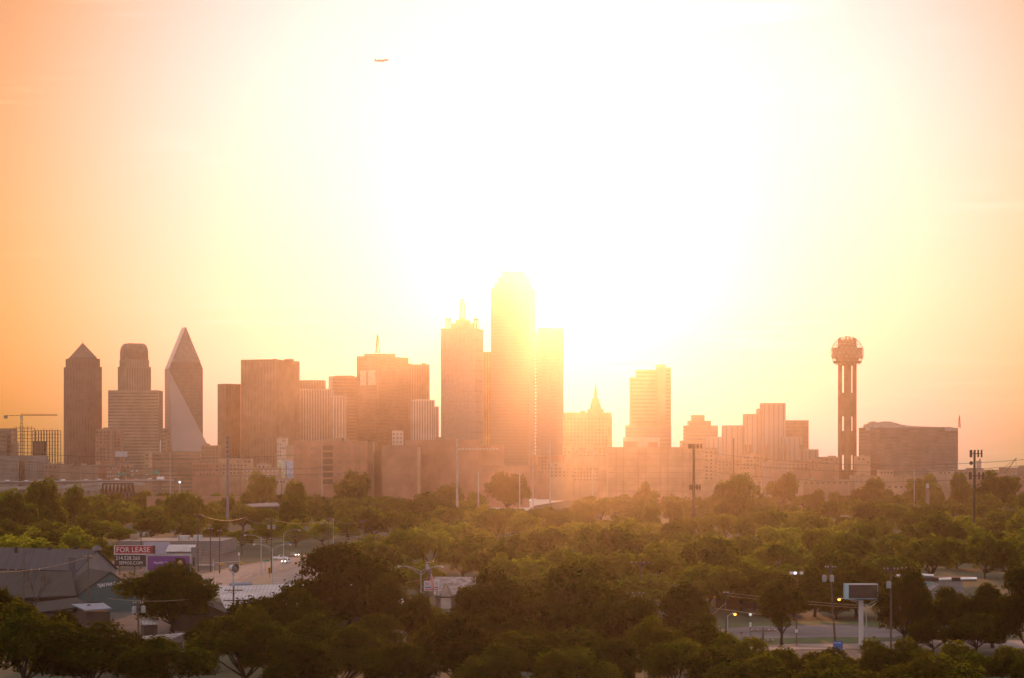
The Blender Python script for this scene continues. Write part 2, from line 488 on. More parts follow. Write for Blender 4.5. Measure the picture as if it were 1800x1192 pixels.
t = simple('broad rose tower carrying a lattice antenna on its flat roof', CORNER(626, 663, 714.5, 3180, 0.6), 3180, 625.5, ST_R, GL_B, (9, 4.2, 1.0, 0.5, 0.6), 670, extra=((640, 694, 621, 16),))
mast(t, 663.5, 3195, 621, 590, 3.2)
mb = MB(); cmat = mat('light_shaft', (0.5, 0.42, 0.34), 0.5)
for p0, p1 in ((632, 643), (646, 660)):
    x0, x1 = X(p0, 3180), X(p1, 3180)
    sp = 663; off = (X(sp, 3180)-x1)*0.6; off0 = (X(sp, 3180)-x0)*0.6
    b2 = MB(); b2.mesh([(x0, 3180+off0-0.9, Z(677, 3180)), (x1, 3180+off-0.9, Z(677, 3180)), (x1, 3180+off-0.9, Z(651, 3180)), (x0, 3180+off0-0.9, Z(651, 3180)),
                         (x0, 3180+off0+0.5, Z(677, 3180)), (x1, 3180+off+0.5, Z(677, 3180)), (x1, 3180+off+0.5, Z(651, 3180)), (x0, 3180+off0+0.5, Z(651, 3180))],
                        [(0,1,2,3), (0,3,7,4), (1,5,6,2), (3,2,6,7), (0,4,5,1), (4,7,6,5)])
    b2.build('pale_panel', cmat, t)
simple('tan tower with small roof plant, tucked right of the antenna tower', RECT(714, 754, 3260, 30), 3260, 640.5, ST_B, GL_B, RIBS, 735, extra=((718, 724, 639, 5), (741, 748, 638, 5)))
t = simple('old cream setback tower, stepped on its right side', RECT(722, 763, 3120, 30), 3120, 703, ST_W, GL_D, (3.2, 4, 0.4, 1.0, 0.5), 745, extra=((730, 752, 701.5, 4),))
block(t, RECT(761, 770.5, 3122, 26), 0, Z(714.5, 3122), ST_W, GL_D, (3.2, 4, 0.4, 1.0, 0.5), 'side_wing')
simple('small white gridded block low in front of the cream setback tower', RECT(689, 708, 2700, 16), 2700, 757, ST_W, GL_S, GRID, 698, 'office_block', 'building')

# --- tower with crown of spires
t = tower('glass tower crowned with a stepped pyramid and five lattice spires', 3150, px=812)
fp = [(X(775, 3150), 3150), (X(836, 3150), 3150), (X(849, 3150), 3175), (X(849, 3150), 3205), (X(775, 3150), 3205)]
block(t, fp, 0, Z(577.5, 3150), ST_G, GL_S, (5.0, 12.5, 0.82, 0.9, 0.4))
yy = [(792.5, 833, 577.5, 567.5), (801, 826, 568, 561.5), (806.5, 818.5, 562, 555.5)]
for k, (p0, p1, ya, yb) in enumerate(yy):
    block(t, RECT(p0, p1, 3158+k*5, 40-k*12), Z(ya, 3150)-0.5, Z(yb, 3150), ST_G, None, None, 'crown_step')
mb = MB(); x0, x1 = X(807, 3170), X(818, 3170)
sp = mast(t, 812.5, 3172, 556, 531, 4.2, 'centre_spire', n=6, tip=0.6)
MB().lathe(X(812.5, 3172), 3172, [(0.3, Z(530, 3172)), (3.0, Z(529, 3172)), (0.2, Z(524, 3172))], 6).build('spire_cap', M_STEEL, sp)
for p, dd in ((785.5, 3156), (790.5, 3196), (834.5, 3160), (838.5, 3196)):
    s_ = mast(t, p, dd, 578, 563, 2.2, 'corner_spire', n=4, tip=0.8)
    MB().lathe(X(p, dd), dd, [(0.3, Z(563, dd)), (2.2, Z(562.5, dd)), (0.2, Z(558.5, dd))], 6).build('spire_cap', M_STEEL, s_)

simple('narrow tower seen in the gap left of the tallest tower', RECT(846, 872, 3350, 25), 3350, 618.5, ST_B, GL_B, RIBS, 857)

# --- the tallest tower
t = tower('tallest tower of the skyline, stepped at its top, beside the sun', 3225, px=902)
D0 = 3225
fp = [(X(863, D0), D0), (X(931, D0), D0), (X(941, D0), D0+22), (X(941, D0), D0+48), (X(863, D0), D0+48)]
block(t, fp, 0, Z(507, D0), GL_S, GL_G, (9, 4.1, 1.0, 0.62, 0.3), roof=True)
for k, (p0, p1, ya, yb) in enumerate(((869, 936, 507, 496.5), (874.5, 932, 497, 486), (880.5, 926, 486.5, 475.5))):
    ins = 5+k*5
    q = [(X(p0, D0), D0+ins), (X(p1-7, D0), D0+ins), (X(p1, D0), D0+ins+13), (X(p1, D0), D0+46-ins), (X(p0, D0), D0+46-ins)]
    block(t, q, Z(ya, D0)-0.8, Z(yb, D0), GL_S, GL_G, (9, 4.1, 1.0, 0.62, 0.3), 'top_step')

# --- tower right behind it
t = tower('glass tower with a serrated edge joined to the right of the tallest tower', 3180, px=966)
block(t, RECT(944, 991, 3180, 40), 0, Z(577, 3180), ST_G, GL_S, (9, 4.2, 1.0, 0.62, 0.5))
mb = MB(); z = 0
bays = MB()
while z < Z(585, 3180):
    bays.prism([(X(940.5, 3180), 3184), (X(944, 3180), 3178.5), (X(944, 3180), 3188)], z, z+2.6); z += 4.2
bays.prism([(X(942.5, 3180), 3184), (X(944, 3180), 3180.5), (X(944, 3180), 3188)], 0, Z(585, 3180))
bays.build('serrated_bays', ST_G, t)
block(t, RECT(962, 967, 3179.0, 4), 0, Z(588, 3180), GL_S, None, None, 'glass_rib', roof=False)
block(t, RECT(950, 962, 3190, 10), Z(578, 3180), Z(575.5, 3180), ST_G, None, None, 'penthouse')

# --- hotel with cupola
t = tower('broad old hotel block with a corniced roof and spired cupola', 3050, px=1034, name='hotel_block', cat='building')
D0 = 3050
fp = [(X(991, D0), D0+6), (X(995, D0), D0), (X(1069, D0), D0), (X(1076.5, D0), D0+12), (X(1076.5, D0), D0+50), (X(991, D0), D0+50)]
block(t, fp, 0, Z(731, D0), BR2, GL_D, GRID)
block(t, scaled(fp, 0.985), Z(731.5, D0), Z(725, D0), BR2, None, None, 'attic')
cu = MB(); xc = X(1048, D0)
def sq(cx_, cy_, r, z): return [(cx_-r, cy_-r, z), (cx_+r, cy_-r, z), (cx_+r, cy_+r, z), (cx_-r, cy_+r, z)]
yc = D0+20
cu.loft([sq(xc, yc, 9.5, Z(725.5, D0)), sq(xc, yc, 9.5, Z(719, D0)), sq(xc, yc, 6.6, Z(718, D0)), sq(xc, yc, 5.2, Z(707, D0)), sq(xc, yc, 4.2, Z(706.5, D0)), sq(xc, yc, 4.2, Z(700, D0))])
c_ = cu.build('cupola', BR2, t)
MB().loft([sq(xc, yc, 2.6, Z(700.5, D0)), sq(xc, yc, 2.0, Z(693, D0)), sq(xc, yc, 0.7, Z(680, D0)), sq(xc, yc, 0.2, Z(668, D0))]).build('spire', mat('spire_copper', (0.2, 0.2, 0.15), 0.5), c_)
block(t, RECT(1021, 1029, D0+12, 8), Z(726, D0), Z(722, D0), BR2, None, None, 'chimney', roof=False)

# --- banded tower with tall slab
t = tower('banded office tower with a taller smooth slab on its right', 3000, px=1140)
D0 = 3000
block(t, RECT(1108.5, 1157, D0, 34), 0, Z(663, D0), ST_B, GL_B, (9, 4.4, 1.0, 0.5, 0.6))
block(t, RECT(1119, 1157, D0+3, 28), Z(664, D0), Z(650, D0), ST_B, GL_B, (9, 4.4, 1.0, 0.5, 0.6), 'upper_storeys')
block(t, RECT(1156, 1170, D0-5, 42), 0, Z(641, D0), ST_B, None, None, 'lift_slab')
block(t, RECT(1170, 1179.5, D0-2, 36), 0, Z(646, D0), ST_B, GL_B, (9, 4.4, 1.0, 0.5, 0.6), 'right_wing')
block(t, RECT(1100, 1180, D0-14, 14), 0, Z(748, D0), ST_B, GL_S, BANDS, 'podium')
block(t, RECT(1096, 1160, D0-24, 12), 0, Z(769, D0), ST_W, None, None, 'podium')

# --- ziggurat and pale shaft blocks of the right-hand side
D0 = 2950
t = tower('pale stepped block shaped like a ziggurat', D0, px=1235, name='office_block', cat='building')
for k, (p0, p1, yt) in enumerate(((1199, 1268, 775), (1204.5, 1262, 748), (1211, 1250, 739.5), (1216.5, 1238.5, 729.5))):
    block(t, RECT(p0, p1, D0+k*4, 40-k*7), 0, Z(yt, D0), ST_B, GL_S, (9, 4.0, 1.0, 0.45, 0.4), 'tier')
t = tower('cluster of pale hotel slabs with deep vertical shafts, left of the ball tower', 2800, px=1345, name='hotel_complex', cat='hotel')
D0 = 2800
for (p0, p1, yt, dd, dep) in ((1242, 1275, 768, 8, 26), (1272, 1311, 747.5, 14, 26), (1309.5, 1345, 727.5, 6, 26), (1332, 1341, 718, 14, 18), (1339.5, 1381, 708.5, 0, 26),
                              (1375, 1410, 768.5, -12, 22), (1405, 1420, 789, -16, 20), (1408, 1439, 790, -10, 22)):
    block(t, RECT(p0, p1, D0+dd, dep), 0, Z(yt, D0), mat('hotel_mirror', (0.36, 0.31, 0.27), 0.45, 0.1, var=0.1, scale=0.03), GL_S, (5.5, 4.0, 0.25, 1.0, 0.5), 'slab')
for p in (1309, 1317.5, 1345, 1377.5, 1406.5):
    MB().box(X(p-1.6, D0), X(p+1.6, D0), D0-18, D0-3, 0, Z(782, D0)).build('lift_shaft', ST_D, t)
simple('slab office building with a dark slanted top behind the hotel shafts', RECT(1380, 1421.5, 3000, 26), 3000, 739, ST_D, GL_B, BANDS, 1400, 'office_block', 'building')

# --- ball tower
D0 = 2740
t = tower('tall concrete observation tower with a lattice ball on top', D0, 'tower', 'observation_tower', 1490)
CON = mat('tower_concrete', (0.15, 0.105, 0.075), 0.85, scale=0.08)
x0 = X(1490, D0)
s = D0/F
MB().lathe(x0+0.4*s, D0+2, [(6.7*s, 0), (6.7*s, Z(640, D0))], 20).build('core_shaft', CON, t)
for dx, dy in ((-12.9, 2), (12.5, 2), (4.5, 21)):
    MB().lathe(x0+dx*s, D0+dy, [(3.8*s, 0), (3.8*s, Z(630, D0))], 16).build('column', CON, t)
for ya, yb in ((872, 826), (800, 757.5), (732, 690.5), (643, 632)):
    MB().box(x0-14.5*s, x0+14.5*s, D0+0.5, D0+3.5, Z(ya, D0), Z(yb, D0)).build('tie_wall', CON, t)
def ring(name, yl, yh, rl, rh, m):
    return MB().lathe(x0, D0+3, [(rl*s*0.6, Z(yl, D0)-0.05), (rl*s, Z(yl, D0)), (rh*s, Z(yh, D0)), (rh*s*0.6, Z(yh, D0)+0.05)], 40, 0).build(name, m, t)
ring('lower_deck', 638.5, 635, 24.5, 25.5, CON)
ring('deck_neck', 635.2, 630, 20, 21, GL_B)
ring('main_deck', 630, 611.5, 26.6, 26.8, mat('deck_panels', (0.16, 0.115, 0.085), 0.5))
ring('plant_level', 611.6, 608, 17, 17, CON)
ring('upper_drum', 608, 597, 16.2, 16.2, CON)
for dx, hh in ((-13, 593), (-15, 595), (-2, 592), (4, 593), (11, 592.5), (14, 594)):
    MB().box(x0+(dx-1.2)*s, x0+(dx+1.2)*s, D0+1, D0+5, Z(597.5, D0), Z(hh, D0)).build('roof_post', M_STEEL, t)
bm = bmesh.new(); bmesh.ops.create_icosphere(bm, subdivisions=3, radius=29.2*s)
mb = MB(); cz = Z(620, D0)
for e in bm.edges:
    a, b = e.verts[0].co, e.verts[1].co
    if min(a.z, b.z) < -24*s: continue
    mb.tube([(x0+a.x, D0+3+a.y, cz+a.z), (x0+b.x, D0+3+b.y, cz+b.z)], 0.15, 3)
bm.free(); mb.build('lattice_ball', mat('lattice_metal', (0.35, 0.33, 0.3), 0.5, 0.4), t)

# --- curved-top hotel
D0 = 2700
t = tower('long dark hotel with a curved roof screen, right of the ball tower', D0, 'hotel', 'hotel_block', 1605)
fp = [(X(1519.5, D0), D0+22), (X(1548, D0), D0+6), (X(1581, D0), D0), (X(1620, D0), D0+3), (X(1660, D0), D0+12), (X(1691, D0), D0+24), (X(1691, D0), D0+44), (X(1519.5, D0), D0+44)]
block(t, fp, 0, Z(751.5, D0), mat('omni_panel', (0.17, 0.14, 0.12), 0.45, 0.2, scale=0.03), GL_D, (9, 3.6, 1.0, 0.5, 0.3))
mb = MB(); prof = [(1526, 751), (1527.5, 745), (1531, 742), (1540, 740), (1547, 742.5), (1556, 740.5), (1568, 740.5), (1578, 743), (1588, 746), (1606, 748.5), (1650, 750), (1676, 750.5), (1688, 753)]
A = [(X(p, D0), D0+14, Z(y, D0)) for p, y in prof] + [(X(1688, D0), D0+14, Z(757, D0)), (X(1526, D0), D0+14, Z(757, D0))]
B = [(a[0], D0+40, a[2]) for a in A]
mb.loft([A, B]); mb.build('roof_screen', mat('screen_metal', (0.38, 0.33, 0.29), 0.5, 0.3), t)
mast(t, 1686.5, D0+30, 752, 732, 1.6)

# --- far left office and the concrete frame
D0 = 2900
t = tower('dark banded office block at the left edge of the skyline', D0, 'building', 'office_block', 8)
block(t, RECT(-22, 20, D0, 30), 0, Z(753, D0), ST_D, GL_D, (9, 5.5, 1.0, 0.55, 0.6))
block(t, RECT(-22, 12, D0-6, 6), 0, Z(762, D0), ST_D, GL_D, BANDS, 'front_wing')
block(t, RECT(20, 27, D0-2, 20), 0, Z(778, D0), BR2, None, None, 'stair_tower')
D0 = 2850
t = tower('unfinished concrete frame building with open floors', D0, 'construction', 'concrete_frame', 62)
def skeleton(p0, p1, yt, floors, bays, name):
    mb = MB(); x0_, x1_ = X(p0, D0), X(p1, D0); zt_ = Z(yt, D0)
    for k in range(floors+1):
        z = zt_*0.45 + zt_*0.55*k/floors
        mb.box(x0_, x1_, D0, D0+22, z-0.4, z)
    for i in range(bays+1):
        for yq in (D0+0.3, D0+21):
            xx = x0_+(x1_-x0_-1.1)*i/bays
            mb.box(xx+0.05, xx+0.75, yq, yq+0.7, 0, zt_-0.45)
    rs = random.Random(bays)
    for i in range(bays):
        xx = x0_+(x1_-x0_)*(i+0.5)/bays
        mb.tube([(xx, D0+8, zt_-0.5), (xx, D0+8, zt_+1.0+rs.random()*1.8)], 0.25, 4)
    mb.build(name, ST_D, t)
skeleton(22.5, 56, 752, 11, 5, 'tall_frame'); skeleton(56.5, 102, 756.5, 10, 9, 'low_frame')
block(t, RECT(57, 78, D0+6, 12), 0, Z(775, D0), ST_D, None, None, 'core')
tc = thing('tower_crane', 'tower crane above the unfinished concrete frame', 'crane', (X(38, D0+12), D0+12, 0))
M_CR = mat('crane_yellow', (0.4, 0.2, 0.06), 0.6)
mb = MB(); x = X(38, D0+12); y = D0+12; z1 = Z(730, D0)
for sx_ in (-1, 1):
    for sy_ in (-1, 1): mb.tube([(x+sx_, y+sy_, 0), (x+sx_, y+sy_, z1)], 0.22, 4)
k = 0
while k*4+4 < z1:
    s1 = 1 if k % 2 else -1
    mb.tube([(x-s1, y-1, k*4), (x+s1, y-1, k*4+4)], 0.15, 4); mb.tube([(x-s1, y+1, k*4), (x+s1, y+1, k*4+4)], 0.15, 4); k += 1
mb.build('mast', M_CR, tc)
mb = MB(); xl, xr = X(7, y), X(101, y)
mb.tube([(xl, y, z1), (xr, y, z1)], 0.35, 4); mb.tube([(x, y, z1+1.6), (xr, y, z1+1.2)], 0.25, 4)
for i in range(22):
    xa = x+(xr-x)*i/22; xb = x+(xr-x)*(i+1)/22
    mb.tube([(xa, y, z1), ((xa+xb)/2, y, z1+1.5)], 0.12, 4); mb.tube([((xa+xb)/2, y, z1+1.5), (xb, y, z1)], 0.12, 4)
mb.build('jib', M_CR, tc)
MB().box(xl, xl+4, y-1, y+1, z1-3.4, z1-0.3).build('counterweight', ST_G, tc)
MB().box(x-1.2, x+1.2, y-2.4, y-0.9, z1-3.2, z1-0.6).build('cab', M_WHITE, tc)
MB().tube([(x, y, z1), (x, y, z1+3)], 0.4, 4, r1=0.15).build('apex', M_CR, tc)

def windows(t, face_x0, face_x1, D, rows, cols, wz, wx, zb, zt, m, name='window', reveal=0.35):
    """each window an own part set into a frame just proud of the wall"""
    rg = random.Random(int(zt*100)+cols)
    for r_ in range(rows):
        for c_ in range(cols):
            if name == 'window' and m is not GL_D and rg.random() < 0.22: continue
            cxx = face_x0+(face_x1-face_x0)*(c_+0.5)/cols; czz = zb+(zt-zb)*(r_+0.5)/rows
            MB().box(cxx-wx*rg.uniform(0.36, 0.54), cxx+wx*rg.uniform(0.36, 0.54), D-0.12, D+reveal, czz-wz/2, czz+wz/2).build(name, m, t)

# --- gridded grey office left
D0 = 2300
t = tower('low grey office block with a grid of small square windows at the far left', D0, 'building', 'office_block', 40)
block(t, RECT(-30, 33, D0, 26), 0, Z(808, D0), ST_G, None, None)
block(t, RECT(44, 78, D0, 26), 0, Z(808, D0), ST_G, None, None, 'right_wing')
block(t, RECT(33, 44, D0+6, 18), 0, Z(804, D0), ST_D, None, None, 'link')
block(t, RECT(-30, 80, D0+8, 14), Z(808.5, D0), Z(801, D0), ST_G, None, None, 'attic')
windows(t, X(1, D0), X(32, D0), D0, 6, 7, 1.6, 1.3, Z(842, D0), Z(809, D0), GL_D)
windows(t, X(45, D0), X(77, D0), D0, 6, 7, 1.6, 1.3, Z(842, D0), Z(809, D0), GL_D)

# --- brown front blocks (county buildings)
D0 = 2250
t = tower('brown concrete block with small windows and a pale open stair stack', D0, 'building', 'courthouse_block', 585)
block(t, RECT(516.5, 646, D0, 40), 0, Z(775, D0), BR, None, None)
block(t, RECT(646, 655.5, D0+5, 33), 0, Z(777, D0), ST_D, None, None, 'right_wing')
block(t, RECT(570, 602, D0+10, 14), Z(776, D0), Z(769.5, D0), ST_D, None, None, 'penthouse')
block(t, RECT(604, 615, D0+10, 10), Z(776, D0), Z(771, D0), ST_D, None, None, 'penthouse')
MB().box(X(565.5, D0), X(567, D0), D0-0.4, D0+0.4, 0, Z(776, D0)).build('pale_pilaster', ST_W, t)
for k in range(6):
    ya = 783.5+k*11.8
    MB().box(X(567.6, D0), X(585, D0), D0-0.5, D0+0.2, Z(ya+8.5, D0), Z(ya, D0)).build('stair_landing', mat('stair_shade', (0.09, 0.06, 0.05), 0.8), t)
    MB().box(X(567.2, D0), X(585.4, D0), D0-1.0, D0+0.2, Z(ya+10.6, D0), Z(ya+9.2, D0)).build('landing_rail', BR2, t)
for r_ in range(5):
    ya = 786+r_*11.8
    for p in (526, 530, 548, 552, 557, 594, 598, 610, 614, 626, 632):
        MB().box(X(p, D0)-0.45, X(p, D0)+0.45, D0-0.1, D0+0.3, Z(ya+4.6, D0), Z(ya, D0)).build('window', GL_D, t)
simple('dark brown connecting block between the two brown front buildings', RECT(648, 674, 2280, 30), 2280, 793, ST_D, None, None, 661, 'courthouse_block', 'building')
t = tower('long brown block with stepped roof and a pale slit window row', 2200, 'building', 'courthouse_block', 780)
block(t, RECT(671.5, 734, 2200, 40), 0, Z(783, 2200), BR, None, None)
block(t, RECT(712, 840.5, 2230, 40), 0, Z(773, 2230), BR, None, None, 'middle_wing')
block(t, RECT(838, 886.5, 2236, 40), 0, Z(783, 2236), BR, None, None, 'right_wing')
block(t, RECT(765, 806, 2250, 20), Z(774, 2230), Z(768, 2230), ST_D, None, None, 'penthouse')
MB().box(X(733.5, 2200), X(738, 2200), 2197, 2229, 0, Z(786, 2200)).build('stair_slot', BR2, t)
for p in range(808, 880, 6):
    MB().box(X(p, 2229)-0.9, X(p, 2229)+0.9, 2229.7, 2230.3, Z(790.5, 2229), Z(788, 2229)).build('window', M_WHITE, t)  # pale slit windows in plain white paint
simple('low brown annex in front of the tallest tower', RECT(834, 931, 2150, 30), 2150, 818, BR, None, None, 885, 'courthouse_block', 'building')
# long garage
D0 = 2300
t = tower('long brown parking building with faint panel joints below the banded tower', D0, 'building', 'parking_building', 1150)
block(t, RECT(1069, 1236, D0, 45), 0, Z(786, D0), BR2, None, None)
for p in (1083, 1096, 1122, 1135, 1161, 1174, 1200, 1213):
    MB().box(X(p, D0)-0.5, X(p, D0)+0.5, D0-0.35, D0+0.1, 0, Z(787.5, D0)).build('pilaster', BR, t)
for k in range(7):
    ya = 797+k*11
    MB().box(X(1069.3, D0), X(1235.7, D0), D0-0.22, D0+0.1, Z(ya+0.9, D0), Z(ya, D0)).build('floor_joint', ST_D, t)
block(t, RECT(1097, 1122, D0+8, 16), Z(787, D0), Z(776, D0), BR2, None, None, 'penthouse')
block(t, RECT(1141, 1156, D0+8, 12), Z(787, D0), Z(777, D0), BR, None, None, 'penthouse')

# --- low and middle buildings between the trees and the towers
WINM = mat('window_dull', (0.11, 0.085, 0.07), 0.4)
def low(label, p0, p1, yt, D, m, wn_=0, rows=1, name='low_building', mw=None, dep=22, wz=1.7):
    t = thing(name, label, 'building', (X((p0+p1)/2, D), D, 0))
    block(t, RECT(p0, p1, D, dep), 0, Z(yt, D), m, None, None, 'wall')
    rr = random.Random(int(p0*3+yt)); wpx = p1-p0
    for k in range(1 if wpx < 30 else 2 if wpx < 70 else 4):      # lift rooms, tanks and plant on the roof
        a = p0+wpx*rr.uniform(0.06, 0.7); b = min(p1-1, a+rr.uniform(3, 11))
        block(t, RECT(a, b, D+rr.uniform(3, dep*0.4), dep*0.35), Z(yt, D)-1.3, Z(yt-rr.uniform(1.2, 4.0), D), rr.choice((BR2, ST_D, ST_G, ST_B)), None, None, 'penthouse')
    for k in range(int(wpx/26)):
        a = X(p0+wpx*(k+rr.uniform(0.2, 0.9))/max(1, int(wpx/26)), D)
        MB().box(a-0.45, a+0.45, D-0.3, D+0.05, 0, Z(yt, D)-rr.uniform(0.1, 3)).build('pilaster', rr.choice((ST_D, BR, ST_B)), t)
    MB().box(X(p0, D)-0.2, X(p1, D)+0.2, D-0.35, D-0.02, Z(yt, D)-0.9, Z(yt, D)-0.3).build('cornice', ST_B if m in (BR, BR2, ST_D) else ST_D, t)
    if wn_:
        zt_ = Z(yt, D)-1.2; h = 3.6*rows
        windows(t, X(p0, D), X(p1, D), D, rows, wn_, wz, (X(p1, D)-X(p0, D))/wn_*0.5, zt_-h, zt_, mw or WINM)
    return t
low('mauve low warehouse right of the gridded grey office', 78, 108, 815.5, 2260, ST_D, 4, 1)
low('pale flat shed below the pyramid-topped tower', 104, 165, 817.5, 2240, ST_D, 0)
low('brick block below the billboard with four rows of windows', 165, 187, 816, 2330, BR, 0)
t = low('tall brick office block left of the round-shouldered tower', 168, 212, 755, 2700, BR, 7, 9, 'office_block')
low('brick warehouse with white window frames beside the green signs', 187, 211, 817, 2320, BR, 5, 3, mw=M_WHITE)
low('orange brick block with a plain wall right of the white-framed warehouse', 211, 228, 815, 2330, BR2, 3, 3)
low('pale low block with small signs, left of the freeway ramp', 228, 262, 822, 2310, ST_D, 4, 2, mw=M_WHITE)
low('cream stair tower left of the prism tower base', 254, 262, 795, 2600, BR2, 1, 6)
low('red brick loft building under the slim brown tower', 338, 384, 814, 2350, BR, 8, 3)
low('tan loft with pale quoins left of the white tower', 384, 441, 806, 2420, BR2, 9, 4)
low('brown mid-rise between the prism tower and the slim brown tower', 354, 384, 783, 2780, ST_D, 5, 6)
low('pale brick block with cornice below the wide bronze slab', 430, 490, 822, 2380, BR2, 8, 3, mw=M_WHITE)
low('small white penthouse block above the brick lofts', 452, 474, 815, 2500, ST_W, 3, 1)
t = low('white mid-rise with dark window grid left of the brown front block', 487, 503, 769.5, 2500, ST_W, 4, 12, 'white_block')
block(t, RECT(502, 517, 2502, 14), 0, Z(783, 2500), ST_B, None, None, 'rear_wing')
t = low('lower white annex with a pale painted mural wall', 487, 516, 806, 2420, ST_W, 0)
mb = MB(); mb.poly([P(488, 841, 2419.7), P(503, 841, 2419.7), P(497, 808, 2419.7), P(488, 806.5, 2419.7)]); mb.build('mural_field', mat('mural_green', (0.42, 0.5, 0.36), 0.7), t)
mb = MB(); mb.poly([P(503.2, 841, 2419.7), P(515, 841, 2419.7), P(515, 812, 2419.7), P(497.4, 808, 2419.7)]); mb.build('mural_field', mat('mural_blue', (0.36, 0.47, 0.62), 0.7), t)
low('pale ground floor block under the mural wall', 486, 512, 841, 2300, ST_W, 5, 1)
low('hazy old courthouse-like block below the serrated tower', 930, 992, 800, 2700, BR, 0)
low('red gabled old building under the tallest tower', 944, 968, 800, 2650, BR, 4, 5)
low('orange block right of the serrated tower base', 990, 1072, 784, 2750, BR2, 12, 3)
low('pale gridded office at the sunlit bend of the freeway', 1008, 1052, 819, 2550, ST_B, 8, 4)
low('buff flat block before the hotel with cupola', 966, 1010, 812, 2560, ST_B, 6, 4)
low('tan slab behind the long parking building', 1230, 1262, 790, 2500, BR2, 4, 8)
low('pale base block left under the hotel shafts', 1262, 1306, 806, 2620, ST_B, 7, 3, dep=30)
low('brick base block in the middle under the hotel shafts', 1306, 1341, 799, 2600, BR2, 6, 4, dep=30)
low('grey base block right under the hotel shafts', 1341, 1384, 811, 2580, ST_G, 8, 2, dep=30)
low('low pale hall between the hotel shafts and ball tower', 1384, 1428, 812, 2680, ST_B, 6, 2)
low('low brown hall left of the ball tower foot', 1426, 1444, 807, 2660, BR, 3, 3)
low('brown low hall at the foot of the ball tower', 1440, 1475, 803, 2700, ST_D, 4, 2)
low('tan stepped hall right of the ball tower', 1506, 1530, 802, 2690, BR2, 3, 2)
low('long flat convention hall under the curved-top hotel', 1507, 1652, 836, 2500, ST_B, 0, dep=60)
low('buff entrance hall left of the flat convention hall', 1547, 1570, 826, 2480, BR2, 4, 1)
t = low('white roofed exhibition hall at the right edge of the skyline', 1650, 1755, 826, 2450, ST_B, 14, 1, dep=60)
low('brown low hall beside the exhibition hall', 1730, 1860, 834, 2400, BR, 10, 2, dep=50)
low('dark domed arena low at the right edge', 1762, 1830, 822, 2900, ST_D, 0)
low('small pale lift tower above the exhibition hall', 1718, 1725, 810, 2700, ST_W, 0, dep=6)
low('buff low warehouse with dock doors before the hotel shafts', 1270, 1340, 842, 2250, ST_B, 9, 1)
low('pale low shed left of the ball tower foot', 1352, 1412, 848, 2200, ST_B, 6, 1)
low('brown low shed under the ball tower', 1412, 1502, 843, 2230, ST_D, 9, 1)
low('tan low shed right of the ball tower foot', 1508, 1600, 850, 2150, BR2, 9, 1)

for pxa, base, h in ((1765, 829, 0),):
    D0 = 2450
    cr = thing('crawler_crane', 'crane with raised lattice boom at the right edge of the skyline', 'crane', (X(1765, D0), D0, 0))
    mb = MB(); a = P(1763, 836, D0); b = P(1787, 805, D0)
    for dy in (-1.2, 1.2): mb.tube([a+Vector((0, dy, 0)), b+Vector((0, dy*0.3, 0))], 0.3, 4)
    for i in range(10):
        p_, q_ = a.lerp(b, i/10), a.lerp(b, (i+1)/10)
        mb.tube([p_+Vector((0, -1.1, 0)), q_+Vector((0, 1.1, 0))], 0.16, 4)
    mb.build('boom', M_STEEL, cr)
    MB().tube([P(1760, 826, D0), b], 0.15, 4).build('pendant_line', M_STEEL, cr)
    mb = MB(); mb.box(a.x-4, a.x+3, D0-2, D0+2, 0, a.z+1.5); mb.build('cab_body', M_CR, cr)

# airliner, climbing
D0 = 6400
pl = thing('airliner', 'airliner climbing in the bright sky above the skyline', 'aeroplane', P(671, 106.5, D0))
sc_p = D0/F
mb = MB(); rings = []
for f, r_ in ((-14, 0.5), (-12.5, 0.9), (-9, 1.55), (0, 1.8), (9, 1.75), (12, 1.2), (13.4, 0.6), (14, 0.1)):
    rings.append([(f*sc_p*0.93, r_*sc_p*math.cos(2*math.pi*k/14)*1.0, f*sc_p*0.075 + r_*sc_p*math.sin(2*math.pi*k/14)) for k in range(14)])
mb.loft(rings)
LOCAL_BUILD = True
M_PL = mat('airliner_paint', (0.5, 0.3, 0.22), 0.4)
mb.build('fuselage', M_PL, pl, True)
mb = MB(); q = [(-12.8, 0.4), (-9.4, 0.9), (-13.2, 5.2), (-14.6, 5.6)]
mb.loft([[(p*sc_p*0.93, -0.25*sc_p, (p*0.075+z_)*sc_p) for p, z_ in q], [(p*sc_p*0.93, 0.25*sc_p, (p*0.075+z_)*sc_p) for p, z_ in q]])
mb.build('tail_fin', M_PL, pl)
for sg in (-1, 1):
    mb = MB(); w = [(4.2, 1.0*sg, -0.6), (-1.0, 1.0*sg, -0.8), (-6.4, 14*sg, 0.6), (-4.9, 14*sg, 0.7)]
    mb.loft([[(a*sc_p, b*sc_p, (a*0.075+c_-0.25)*sc_p) for a, b, c_ in w], [(a*sc_p, b*sc_p, (a*0.075+c_+0.1)*sc_p) for a, b, c_ in w]])
    mb.build('wing', M_PL, pl)
    mb = MB(); mb.loft([[((xx)*sc_p, (5*sg+0.8*math.cos(k*math.pi/4))*sc_p, (xx*0.075-1.3+0.8*math.sin(k*math.pi/4))*sc_p) for k in range(8)] for xx in (-0.6, 2.8)])
    mb.build('engine', M_PL, pl)
    mb = MB(); w = [(-10.5, 0.4*sg, 0.5), (-13, 0.4*sg, 0.5), (-14.4, 4.8*sg, 0.9), (-13.2, 4.8*sg, 0.9)]
    mb.loft([[(a*sc_p*0.93, b*sc_p, (a*0.075+c_-0.1)*sc_p) for a, b, c_ in w], [(a*sc_p*0.93, b*sc_p, (a*0.075+c_+0.1)*sc_p) for a, b, c_ in w]])
    mb.build('tailplane', M_PL, pl)
LOCAL_BUILD = False
